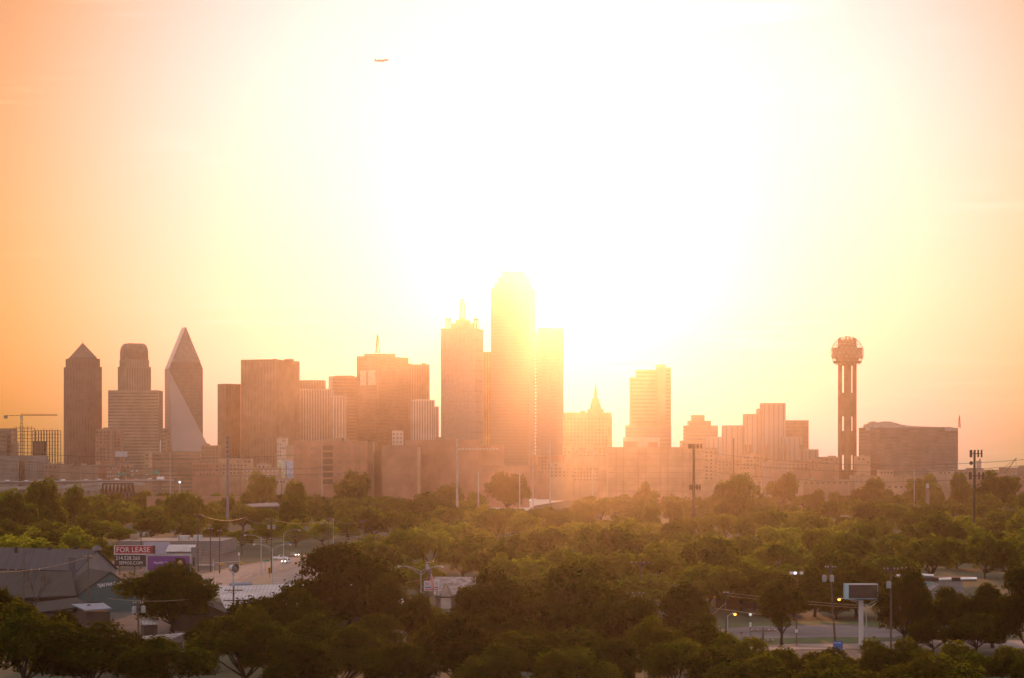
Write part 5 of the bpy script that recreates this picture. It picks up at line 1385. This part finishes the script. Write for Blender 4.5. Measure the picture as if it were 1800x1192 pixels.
def monopole(px, yt, D, r0, r1, label, m, name='mast_pole', cat='pole'):
    t = thing(name, label, cat, (X(px, D), D, 0))
    MB().tube([(X(px, D), D, 0), (X(px, D), D, Z(yt, D))], r0, 10, r1=r1).build('pole', m, t); MB().lathe(X(px, D), D, [(r0*1.8, 0), (r0*1.8, 0.8), (r0, 0.9)], 10).build('base', ST_G, t)
    return t
t = monopole(400, 766, 1250, 0.75, 0.45, 'tall grey monopole in front of the slim brown tower', mat('pole_mauve', (0.2, 0.17, 0.19), 0.6))
for y in (770, 778, 786, 794, 802): MB().box(X(400, 1250)-0.7, X(400, 1250)+0.7, 1249.4, 1249.6, Z(y, 1250)-0.3, Z(y, 1250)+0.3).build('step_bracket', M_STEEL, t)
monopole(803.5, 772, 1650, 0.95, 0.55, 'tall tapered grey pole before the long brown block', mat('pole_grey', (0.34, 0.31, 0.3), 0.6))
monopole(1289.5, 770, 1700, 0.55, 0.4, 'tall thin dark pole left of the stepped hotel shafts', M_STEEL)
monopole(299, 794, 1900, 0.35, 0.2, 'thin pale light mast below the prism tower', GALV)
monopole(841, 830, 1800, 0.5, 0.3, 'short pale light mast before the long brown block', M_STEELW)
monopole(913.5, 832, 1850, 0.45, 0.3, 'short pale light mast before the low brown annex', M_STEELW)
monopole(937, 812, 1900, 0.4, 0.25, 'thin light mast beside the highway bend', M_STEELW)
monopole(967, 776, 2300, 0.6, 0.35, 'pale light mast before the serrated glass tower', M_STEELW)
monopole(1042.5, 781, 2300, 0.5, 0.3, 'pale light mast before the cupola hotel', M_STEELW)
monopole(1607, 826, 2000, 0.35, 0.2, 'thin mast before the flat convention hall', GALV)
monopole(1786, 806, 2200, 0.3, 0.2, 'thin mast beside the crane at the right edge', GALV)
monopole(1683, 812, 2100, 0.3, 0.2, 'thin mast left of the dark antenna tower', GALV)
def celltower(px, D, label, arrays, m, r, dish=None, pw=0.42):
    t = thing('antenna_tower', label, 'antenna tower', (X(px, D), D, 0))
    s = D/F; x = X(px, D)
    MB().tube([(x, D, 0), (x, D, Z(min(a[0] for a in arrays)+1, D))], r, 10, r1=r*0.75).build('pole', m, t)
    for (ya, yb, hw, n) in arrays:
        zm = Z((ya+yb)/2, D); rad = hw*s
        f = MB()
        tri = [Vector((x+rad*math.cos(a), D+rad*math.sin(a), zm)) for a in (math.pi/2+0.35, math.pi/2+0.35+2.094, math.pi/2+0.35+4.188)]
        for k in range(3):
            f.tube([tri[k], tri[(k+1) % 3]], pw*0.6, 4); f.tube([(x, D, zm), tri[k]], pw*0.5, 4)
        fr = f.build('platform', m, t)
        for k in range(3):
            for j in range(n):
                q = tri[k].lerp(tri[(k+1) % 3], (j+0.3)/(n-0.4))
                MB().box(q.x-pw, q.x+pw, q.y-pw, q.y+pw, Z(yb, D), Z(ya, D)).build('antenna_panel', m, fr)
    if dish:
        MB().lathe(x+dish[0]*s, D-0.4, [(0.3, Z(dish[1], D)-1.0), (1.0, Z(dish[1], D)-0.4), (1.0, Z(dish[1], D)+0.4), (0.3, Z(dish[1], D)+1.0)], 10).build('dish', m, t)
    return t
celltower(1219.5, 1300, 'bare antenna pole with a wide antenna head rising above the golden wood', [(780.5, 788.5, 15, 4), (852, 861, 12, 4)], mat('cell_rust', (0.06, 0.038, 0.02), 0.8), 0.85)
celltower(1713, 1320, 'black antenna tower with two rings of panels at the right', [(791, 804, 14, 4), (830, 843, 17, 4)], mat('cell_black', (0.012, 0.01, 0.012), 0.7), 0.75, (-6, 814), 0.38)
t = thing('water_tank', 'small pale pillar with a dark cap above the right-hand trees', 'tower', (X(1631, 1500), 1500, 0))
MB().box(X(1628, 1500), X(1634, 1500), 1500, 1502, 0, Z(858, 1500)).build('pillar', ST_D, t); MB().box(X(1629, 1500), X(1633, 1500), 1500.2, 1501.8, Z(858, 1500), Z(850, 1500)).build('cap', M_WHITE, t)

# bare tree at the left
BARK0 = mat('bare_bark', (0.05, 0.04, 0.035), 0.95)
D0 = 600; x = X(62, D0); t = thing('bare_tree', 'leafless tree in front of the white warehouse', 'tree', (x, D0, 0))
mb = MB(); rg0 = random.Random(3)
def twig(p, d, L, r, n):
    q = p+d*L; mb.tube([p, q], r, 5, r1=r*0.6)
    if n == 0: return
    for k in range(3):
        nd = (d+Vector((rg0.uniform(-.7, .7), rg0.uniform(-.5, .5), rg0.uniform(-.1, .5)))).normalized(); twig(q, nd, L*rg0.uniform(.6, .8), r*0.55, n-1)
twig(Vector((x, D0, 0)), Vector((0.05, 0, 1)), 4.4, 0.28, 4); mb.build('trunk', BARK0, t)
# ------------------------------------------------------------------ trees
def leaf_mat(name, col, trans):
    m = bpy.data.materials.new(name); m.use_nodes = True
    t = m.node_tree
    for n in list(t.nodes): t.nodes.remove(n)
    o = t.nodes.new('ShaderNodeOutputMaterial')
    d = t.nodes.new('ShaderNodeBsdfDiffuse'); tr = t.nodes.new('ShaderNodeBsdfTranslucent')
    mx = t.nodes.new('ShaderNodeMixShader'); mx.inputs[0].default_value = 0.5
    oi = t.nodes.new('ShaderNodeObjectInfo'); tc = t.nodes.new('ShaderNodeTexCoord')
    nz = t.nodes.new('ShaderNodeTexNoise'); nz.inputs['Scale'].default_value = 0.7; nz.inputs['Detail'].default_value = 3
    t.links.new(tc.outputs['Object'], nz.inputs['Vector'])
    ad = t.nodes.new('ShaderNodeMath'); ad.operation = 'MULTIPLY_ADD'; ad.inputs[1].default_value = 0.45
    t.links.new(oi.outputs['Random'], ad.inputs[0]); 
    sb = t.nodes.new('ShaderNodeMath'); sb.operation = 'SUBTRACT'; sb.inputs[1].default_value = 0.22
    t.links.new(nz.outputs['Fac'], sb.inputs[0]); t.links.new(sb.outputs[0], ad.inputs[2])
    def ramp(a, b):
        r = t.nodes.new('ShaderNodeValToRGB')
        r.color_ramp.elements[0].position = 0.15; r.color_ramp.elements[1].position = 0.75
        r.color_ramp.elements[0].color = (*a, 1); r.color_ramp.elements[1].color = (*b, 1)
        t.links.new(ad.outputs[0], r.inputs[0]); return r.outputs[0]
    t.links.new(ramp([c*0.6 for c in col], [c*1.5 for c in col]), d.inputs[0])
    t.links.new(ramp([c*0.6 for c in trans], [c*1.5 for c in trans]), tr.inputs[0])
    t.links.new(d.outputs[0], mx.inputs[1]); t.links.new(tr.outputs[0], mx.inputs[2]); t.links.new(mx.outputs[0], o.inputs['Surface'])
    return m
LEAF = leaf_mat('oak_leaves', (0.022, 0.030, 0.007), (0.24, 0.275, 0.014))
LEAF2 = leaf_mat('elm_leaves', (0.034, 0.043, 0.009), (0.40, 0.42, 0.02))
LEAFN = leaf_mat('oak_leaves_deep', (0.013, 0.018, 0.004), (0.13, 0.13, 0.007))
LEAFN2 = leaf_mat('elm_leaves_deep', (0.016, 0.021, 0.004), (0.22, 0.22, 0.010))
BARK = mat('bark', (0.035, 0.027, 0.02), 0.95, var=0.4, scale=2.0)

def crown_mesh(name, seed, n, leaf, lobes=16, flat=0.75, m=None, tall=False):
    """unit crown: spans about -1..1 across and 0..2*flat in height; leaf clumps on the shells of many lobes"""
    rg = np.random.RandomState(seed)
    cs = []
    for k in range(lobes):
        u = rg.uniform(-0.75, 1); a = rg.uniform(0, 2*math.pi); rr = math.sqrt(1-u*u)
        q = rg.uniform(0.52, 0.76)
        w = (0.72 if tall else 1.0)
        c = np.array([rr*math.cos(a)*q*w, rr*math.sin(a)*q*w, u*q*flat])
        if tall: c[0] *= (1.15-0.6*(c[2]/flat+0.5)); c[1] *= (1.15-0.6*(c[2]/flat+0.5))
        cs.append((c, rg.uniform(0.22, 0.42)))
    cs.append((np.array([0, 0, 0.05]), 0.6*min(1, flat)))
    wts = np.array([r*r for c, r in cs]); wts /= wts.sum()
    idx = rg.choice(len(cs), n, p=wts)
    d = rg.normal(size=(n, 3)); d /= np.linalg.norm(d, axis=1)[:, None]
    C = np.array([c for c, r in cs])[idx]; Rr = np.array([r for c, r in cs])[idx]
    low = d[:, 2] < -0.35
    d[low, 2] *= -0.6
    d /= np.linalg.norm(d, axis=1)[:, None]
    # twigs break the shell up: some leaves poke out, some lie inside
    rad = Rr*(0.72+0.34*rg.rand(n)) * (1+0.12*np.sin(d[:, 0]*9+idx)+0.12*np.cos(d[:, 1]*8+d[:, 2]*7+idx*1.7))
    pos = C + d*rad[:, None]
    pos[:, 2] = np.maximum(pos[:, 2], -flat*0.8)
    pos[:, 2] += flat*0.85
    nrm_ = d*1.15 + rg.normal(size=(n, 3))*0.6; nrm_ /= np.linalg.norm(nrm_, axis=1)[:, None]
    ref = rg.normal(size=(n, 3)); a = np.cross(nrm_, ref); a /= np.linalg.norm(a, axis=1)[:, None]; b = np.cross(nrm_, a)
    sz = leaf*(0.6+0.8*rg.rand(n))[:, None]
    P0 = pos-a*sz; P1 = pos+b*sz*0.55+nrm_*sz*0.12; P2 = pos+a*sz; P3 = pos-b*sz*0.55+nrm_*sz*0.12
    V = np.stack([P0, P1, P2, P3], 1).reshape(-1, 3)
    me = bpy.data.meshes.new(name)
    me.vertices.add(4*n); me.vertices.foreach_set('co', V.ravel())
    me.loops.add(4*n); me.loops.foreach_set('vertex_index', np.arange(4*n))
    me.polygons.add(n); me.polygons.foreach_set('loop_start', np.arange(0, 4*n, 4)); me.polygons.foreach_set('loop_total', np.full(n, 4))
    me.materials.append(m or LEAF); me.update(calc_edges=True)
    return me, cs

def trunk_mesh(name, seed, cs, flat, hh, r0):
    """tapered trunk with limbs reaching into the lobes; crown base sits at z = hh (unit crown)"""
    mb = MB(); rg = random.Random(seed)
    fork = Vector((rg.uniform(-.04, .04), rg.uniform(-.04, .04), hh+0.12))
    mb.tube([(0, 0, -0.02), (rg.uniform(-.03, .03), 0, hh*0.5), fork], r0*1.25, 8, r1=r0*0.75)
    for c, r in cs[:9]:
        e = Vector((c[0]*0.95, c[1]*0.95, c[2]+flat*0.85+hh))
        mid_ = fork.lerp(e, 0.5)+Vector((rg.uniform(-.08, .08), rg.uniform(-.08, .08), -0.06))
        mb.tube([fork-Vector((0, 0, 0.06)), mid_, e], r0*0.55, 5, r1=r0*0.12)
        for q in range(2):
            e2 = e+Vector((rg.uniform(-.3, .3), rg.uniform(-.3, .3), rg.uniform(-.05, .25)))
            mb.tube([mid_.lerp(e, 0.4), e2], r0*0.2, 4, r1=r0*0.05)
    me = bpy.data.meshes.new(name); me.from_pydata([tuple(v) for v in mb.v], [], mb.f); me.materials.append(BARK); me.update()
    return me

KINDS = {}
def make_kind(key, seeds, n, leaf, flat, hh, m, lobes=16, tall=False):
    L = []
    for s_ in seeds:
        cm, cs = crown_mesh('crown_'+key, s_, n, leaf, lobes, flat, m, tall)
        L.append((cm, trunk_mesh('trunk_'+key, s_, cs, flat, hh, 0.05)))
    KINDS[key] = (L, flat, hh)
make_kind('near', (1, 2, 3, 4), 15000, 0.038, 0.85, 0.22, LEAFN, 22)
make_kind('near_pale', (5, 6), 13000, 0.036, 0.85, 0.20, LEAFN2, 20)
make_kind('mid', (11, 12, 13, 14), 4200, 0.062, 0.74, 0.12, LEAF, 16)
make_kind('mid_pale', (15, 16, 17), 4200, 0.060, 0.74, 0.12, LEAF2, 16)
make_kind('far', (21, 22, 23), 1500, 0.10, 0.62, 0.08, LEAF, 13)
make_kind('tall', (31, 32), 9000, 0.045, 1.25, 0.30, LEAFN, 20, True)
make_kind('shrub', (41, 42, 43), 9000, 0.050, 0.7, 0.02, LEAFN2, 18)

TREE_LABELS = {}
TREES = []
def tree(px, ytop, D, wpx, label, kind='mid', group=None, name='broadleaf_tree', zbase=0.0, var=None, lean=0.0):
    """a tree whose crown reaches row ytop and spans wpx columns at distance D"""
    L, flat, hh = KINDS[kind]
    rg = random.Random(int(px*7+D*13))
    cm, tm = L[(int(px)+int(D)) % len(L) if var is None else var % len(L)]
    H = Z(ytop, D)-zbase
    rw = wpx/2*D/F/0.98
    hz_ = H/(hh+2*0.84*flat)
    t = thing(name, label, 'tree', (X(px, D), D, zbase), group, rg.uniform(0, 6.28))
    t.scale = (rw, rw, hz_)
    c = bpy.data.objects.new('crown', cm); link(c); c.parent = t; c.location = (0, 0, hh)
    tr = bpy.data.objects.new('trunk', tm); link(tr); tr.parent = t
    TREES.append(t)
    return t

# the trees one can tell apart in the foreground: (column, crown top row, row of the foot, crown width, kind, label)
FOOT = [
 (302, 1003, 1118, 182, 'near', 'wide dark oak with forked trunks hiding the foot of the purple billboard'),
 (606, 975, 1152, 225, 'near', 'tallest dark tree standing before the road bend, gaps of light in its crown'),
 (695, 1022, 1160, 125, 'near', 'dark tree leaning on the right side of the tallest foreground tree'),
 (492, 1046, 1166, 185, 'near', 'low dark tree in front of the white metal roof eave'),
 (735, 1062, 1150, 85, 'near_pale', 'young yellow-green tree at the foot of the double-arm lamp by the flag'),
 (868, 1016, 1160, 168, 'near', 'broad dark tree right of the shingled cottage'),
 (1012, 1004, 1156, 170, 'near', 'dark dome-shaped tree in the middle of the foreground, below the tallest tower'),
 (1100, 1046, 1166, 120, 'near', 'dark tree right of the dome-shaped middle tree, in front of the utility pole cluster'),
 (1200, 1030, 1150, 135, 'tall', 'tall narrow dark tree left of the parking lot lamp pole'),
 (945, 1112, 1215, 250, 'near_pale', 'large mid green tree at the bottom edge, centre of the foreground'),
 (800, 1090, 1215, 160, 'near', 'very dark tree at the bottom edge between the two large bottom trees'),
 (600, 1112, 1222, 190, 'near', 'dark tree at the bottom edge below the tallest foreground tree'),
 (430, 1082, 1215, 190, 'near', 'round dark tree at the bottom edge in front of the brown brick shed'),
 (300, 1128, 1230, 190, 'near', 'black-green tree at the bottom edge under the lean-to roofs'),
 (160, 1108, 1225, 200, 'near', 'black-green spreading tree low at the left, under the canopy roof'),
 (45, 1078, 1225, 170, 'near', 'dusky tree filling the lower left corner'),
 (1150, 1095, 1205, 110, 'near_pale', 'small mid green tree left of the roadside shrubs'),
 (1078, 1132, 1225, 120, 'near', 'small dark tree at the bottom edge right of the large bottom tree'),
 (700, 1140, 1235, 150, 'near', 'low dark tree at the bottom edge left of the large bottom tree'),
 (1374, 998, 1136, 112, 'tall', 'slim street tree on the grass strip by the parking lot'),
 (1588, 1012, 1138, 110, 'near', 'dark street tree behind the blank pylon sign, right of its pole'),
 (1660, 1040, 1132, 120, 'near', 'dark street tree in front of the restaurant with lit roof edges'),
 (1745, 1036, 1140, 130, 'near', 'dark tree right of the restaurant with lit roof edges'),
 (1806, 1010, 1160, 130, 'near', 'dusky tree cut by the right edge of the view'),
 (1252, 1106, 1180, 70, 'shrub', 'upright shrub left of the roadside bushes'),
 (2, 1045, 1160, 100, 'near', 'dusky tree at the left edge beside the white gabled warehouse'),
 (1345, 1012, 1082, 100, 'near', 'dark tree behind the canopy and parking lot, left of the slim street tree'),
 (1432, 1006, 1084, 110, 'near', 'dark tree behind the parking lot between the floodlight pole and the transformer pole'),
 (1505, 1004, 1086, 120, 'near', 'dark tree directly behind the blank pylon sign box'),
 (1302, 998, 1074, 110, 'near_pale', 'olive tree rising behind the flat canopy'),
 (1470, 1040, 1090, 90, 'near', 'low dark tree at the back edge of the parking lot'),
 (1395, 1045, 1090, 80, 'near', 'low dark tree behind the slim street tree'),
 (925, 1040, 1120, 110, 'near', 'dark tree in the gap between the two middle foreground trees'),
 (965, 1075, 1150, 100, 'near_pale', 'low olive tree between the two middle foreground trees'),
 (880, 1078, 1165, 120, 'near', 'low dark tree below the broad tree by the cottage'),
 (770, 1075, 1140, 80, 'near_pale', 'low olive tree under the flag'),
 (660, 1090, 1180, 130, 'near', 'dark tree at the foot of the tallest foreground tree'),
 (545, 1090, 1185, 130, 'near', 'dark tree left of the foot of the tallest foreground tree'),
 (370, 1098, 1180, 110, 'near', 'dark tree before the brown brick shed opening'),
 (230, 1120, 1190, 120, 'near', 'dark tree before the near transformer pole'),
 (105, 1085, 1180, 130, 'near', 'dark tree before the low sheds at the left'),
 (520, 1130, 1235, 150, 'near', 'dark tree at the bottom edge below the white metal roof'),
 (870, 1140, 1240, 150, 'near', 'dark tree low at the bottom edge left of centre'),
 (1010, 1145, 1240, 150, 'near_pale', 'olive tree low at the bottom edge right of centre'),
 (1190, 1130, 1220, 120, 'near_pale', 'olive bushy tree at the bottom edge below the tall narrow tree'),
 (1060, 1085, 1165, 100, 'near', 'dark tree below the short angled pole'),
 (1230, 1085, 1160, 90, 'near', 'dark tree below the right flank of the tall narrow tree'),
 (1260, 1150, 1225, 120, 'near', 'dark tree at the bottom edge left of the roadside bushes'),
 (1640, 1095, 1150, 100, 'near', 'dark low tree under the restaurant eave'),
 (1715, 1085, 1150, 120, 'near', 'dark low tree right of the restaurant wall'),
]
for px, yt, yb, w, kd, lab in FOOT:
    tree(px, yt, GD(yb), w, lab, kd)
bush_l = ['leafy bush at the road edge under the dark post with crossarms', 'leafy bush at the road edge below the grass strip', 'leafy bush at the road edge in front of the blue banner', 'leafy bush at the road edge in front of the pylon sign pole',
          'dark bush at the road edge under the restaurant', 'dark bush at the bottom edge right of the restaurant', 'dark bush in the lower right corner', 'dark bush at the bottom edge below the parking lot', 'leafy bush at the bottom edge below the blue banner', 'dark bush at the bottom edge below the pylon sign']
for (px, yt, yb, w), lab in zip([(1295, 1128, 1192, 130), (1372, 1146, 1204, 120), (1452, 1150, 1206, 120), (1540, 1134, 1196, 100), (1610, 1134, 1196, 110), (1700, 1140, 1204, 130), (1780, 1148, 1210, 110), (1320, 1164, 1232, 170), (1480, 1166, 1232, 170), (1630, 1162, 1232, 200)], bush_l):
    tree(px, yt, GD(yb), w, lab, 'shrub', name='shrub')

# the wood between the street and the city
LM = [(0, 'grey gridded office'), (104, 'pyramid-topped tower'), (180, 'round-shouldered tower'), (282, 'faceted prism tower'), (365, 'slim brown tower'), (425, 'wide bronze slab'), (518, 'white finned slab'), (580, 'notched pale tower'), (626, 'antenna tower'), (714, 'cream setback tower'),
      (774, 'spire-crowned tower'), (862, 'tallest tower'), (942, 'serrated glass tower'), (992, 'cupola hotel'), (1090, 'banded tower'), (1185, 'pale ziggurat'), (1270, 'hotel slabs'), (1345, 'stepped hotel shafts'), (1440, 'ball tower'), (1520, 'curved-top hotel'), (1610, 'curved hotel middle'), (1692, 'exhibition hall')]
ROWS = [(645, 'nearest row of the wood'), (700, 'front row of the wood'), (790, 'second row of the wood'), (900, 'third row of the wood'), (1030, 'middle of the wood'), (1190, 'upper middle of the wood'), (1380, 'back half of the wood'), (1600, 'far side of the wood'), (1850, 'last rows of the wood'), (2060, 'hazy far edge')]
ADJ = ['low round', 'broad', 'full-crowned', 'tall', 'ragged', 'dense', 'loose-leaved', 'small', 'lopsided', 'high-domed']
used_l = {}
def wood_label(px, rowname, pale, w, rg):
    lm = [n for x_, n in LM if x_ <= max(px, 0)][-1]
    tone = 'olive green' if pale else 'dark green'
    for a in [rg.choice(ADJ) for _ in range(6)]+ADJ:
        s_ = '%s %s tree under the %s, %s' % (a, tone, lm, rowname)
        if s_ not in used_l: break
    used_l[s_] = 1
    return s_
def clear(px, D):
    """ground kept free: the left works and road, the parking lot, the cottage"""
    yb = HOR+CAM_H*F/D
    if px < 215 and D < 770: return True
    if 195 <= px < 430 and D < 1120: return True
    if 430 <= px < 640 and D < 1130: return True
    if 640 <= px < 700 and D < 800: return True
    if 700 <= px < 850 and D < 660: return True
    if 1255 <= px < 1350 and D < 690: return True
    if 1350 <= px < 1580 and D < 640: return True
    if px >= 1560 and D < 700: return True
    if 215 <= px < 640 and D < 1000: return True
    if D < 670 and not (850 < px < 1270): return True
    return False
rgw = random.Random(77)
for D, rn in ROWS:
    far = D > 1500
    wpx0 = 15.5/D*F if not far else 19/D*F
    px = -115+rgw.uniform(0, 25)
    while px < 1925:
        d = D*rgw.uniform(0.95, 1.06)
        h = rgw.choice((rgw.uniform(7, 10), rgw.uniform(9.5, 12.5), rgw.uniform(11, 14.5))) if D < 1900 else rgw.uniform(7.5, 12.5)
        if px > 1500 and D > 1000: h *= 1.08
        w = wpx0*rgw.choice((rgw.uniform(0.7, 1.0), rgw.uniform(0.9, 1.3), rgw.uniform(1.2, 1.6)))
        if 850 < px < 1012 and d > 1300: h = min(h, CAM_H-(896-HOR)/F*d)
        if 415 < px < 505 and 1200 < d < 1960: h = min(h, CAM_H-(897-HOR)/F*d)
        if h < 4.0: px += w*0.8; continue
        if not clear(px, d):
            pale = rgw.random() < 0.42
            kd = 'far' if far else ('mid_pale' if pale else 'mid')
            tree(px, HOR+(CAM_H-h)/d*F, d, w*1.05, wood_label(px, rn, pale and not far, w, rgw), kd, 'trees of the wood before the city')
        px += w*(0.55 if px < 230 else 0.66 if D < 1000 else 0.80 if D < 1700 else 0.95)
# single trees standing clear of the wood
for px, yt, D, w, lab in [
 (1294, 846, 1500, 92, 'big dark tree rising above the wood right of the bare antenna pole'),
 (1375, 843, 2050, 62, 'hazy round tree below the stepped hotel shafts, above the wood'),
 (892, 840, 2080, 84, 'hazy round tree before the low brown annex'),
 (620, 838, 2060, 72, 'hazy round tree before the brown block with stair stack'),
 (462, 840, 2100, 56, 'hazy tree below the tan loft, above the left wood'),
 (519, 857, 1700, 58, 'dark spreading tree below the white mid-rise'),
 (1130, 855, 2000, 40, 'small hazy tree before the long parking building'),
 (1527, 848, 2080, 70, 'hazy tree before the low sheds right of the ball tower'),
 (1622, 845, 2050, 66, 'hazy round tree before the flat convention hall'),
 (1695, 842, 1900, 62, 'dark round tree right of the flat convention hall, beside the antenna tower'),
 (1756, 842, 1850, 86, 'dark wide tree at the right below the exhibition hall'),
 (78, 853, 1250, 92, 'dark domed tree in front of the freeway at the left'),
 (135, 860, 1350, 60, 'dark tree left of the iron truss bridge'),
 (25, 868, 1200, 90, 'dark tree at the far left below the freeway'),
 (790, 858, 2000, 56, 'hazy tree below the long brown block'),
 (330, 875, 1300, 90, 'dark tree right of the iron truss bridge'),
 (512, 880, 1250, 62, 'dark rounded tree right of the long low white roof in the wood')]:
    tree(px, yt, D, w, lab, 'mid' if D < 1600 else 'shrub' if px == 892 else 'far')
# ------------------------------------------------------------------ the dusty morning air
hm = bpy.data.materials.new('haze_air'); hm.use_nodes = True
t_ = hm.node_tree
for n in list(t_.nodes): t_.nodes.remove(n)
ho = t_.nodes.new('ShaderNodeOutputMaterial'); hv = t_.nodes.new('ShaderNodeVolumePrincipled')
hv.inputs['Color'].default_value = (0.95, 0.87, 0.74, 1)
hv.inputs['Density'].default_value = HAZE_DENSITY
hv.inputs['Anisotropy'].default_value = HAZE_G
t_.links.new(hv.outputs[0], ho.inputs['Volume'])
mb = MB(); mb.box(-2600, 2600, -400, 4050, -1.0, 300)
hz = mb.build('haze', hm); hz['kind'] = 'stuff'; hz['label'] = 'warm dusty morning haze over the city'
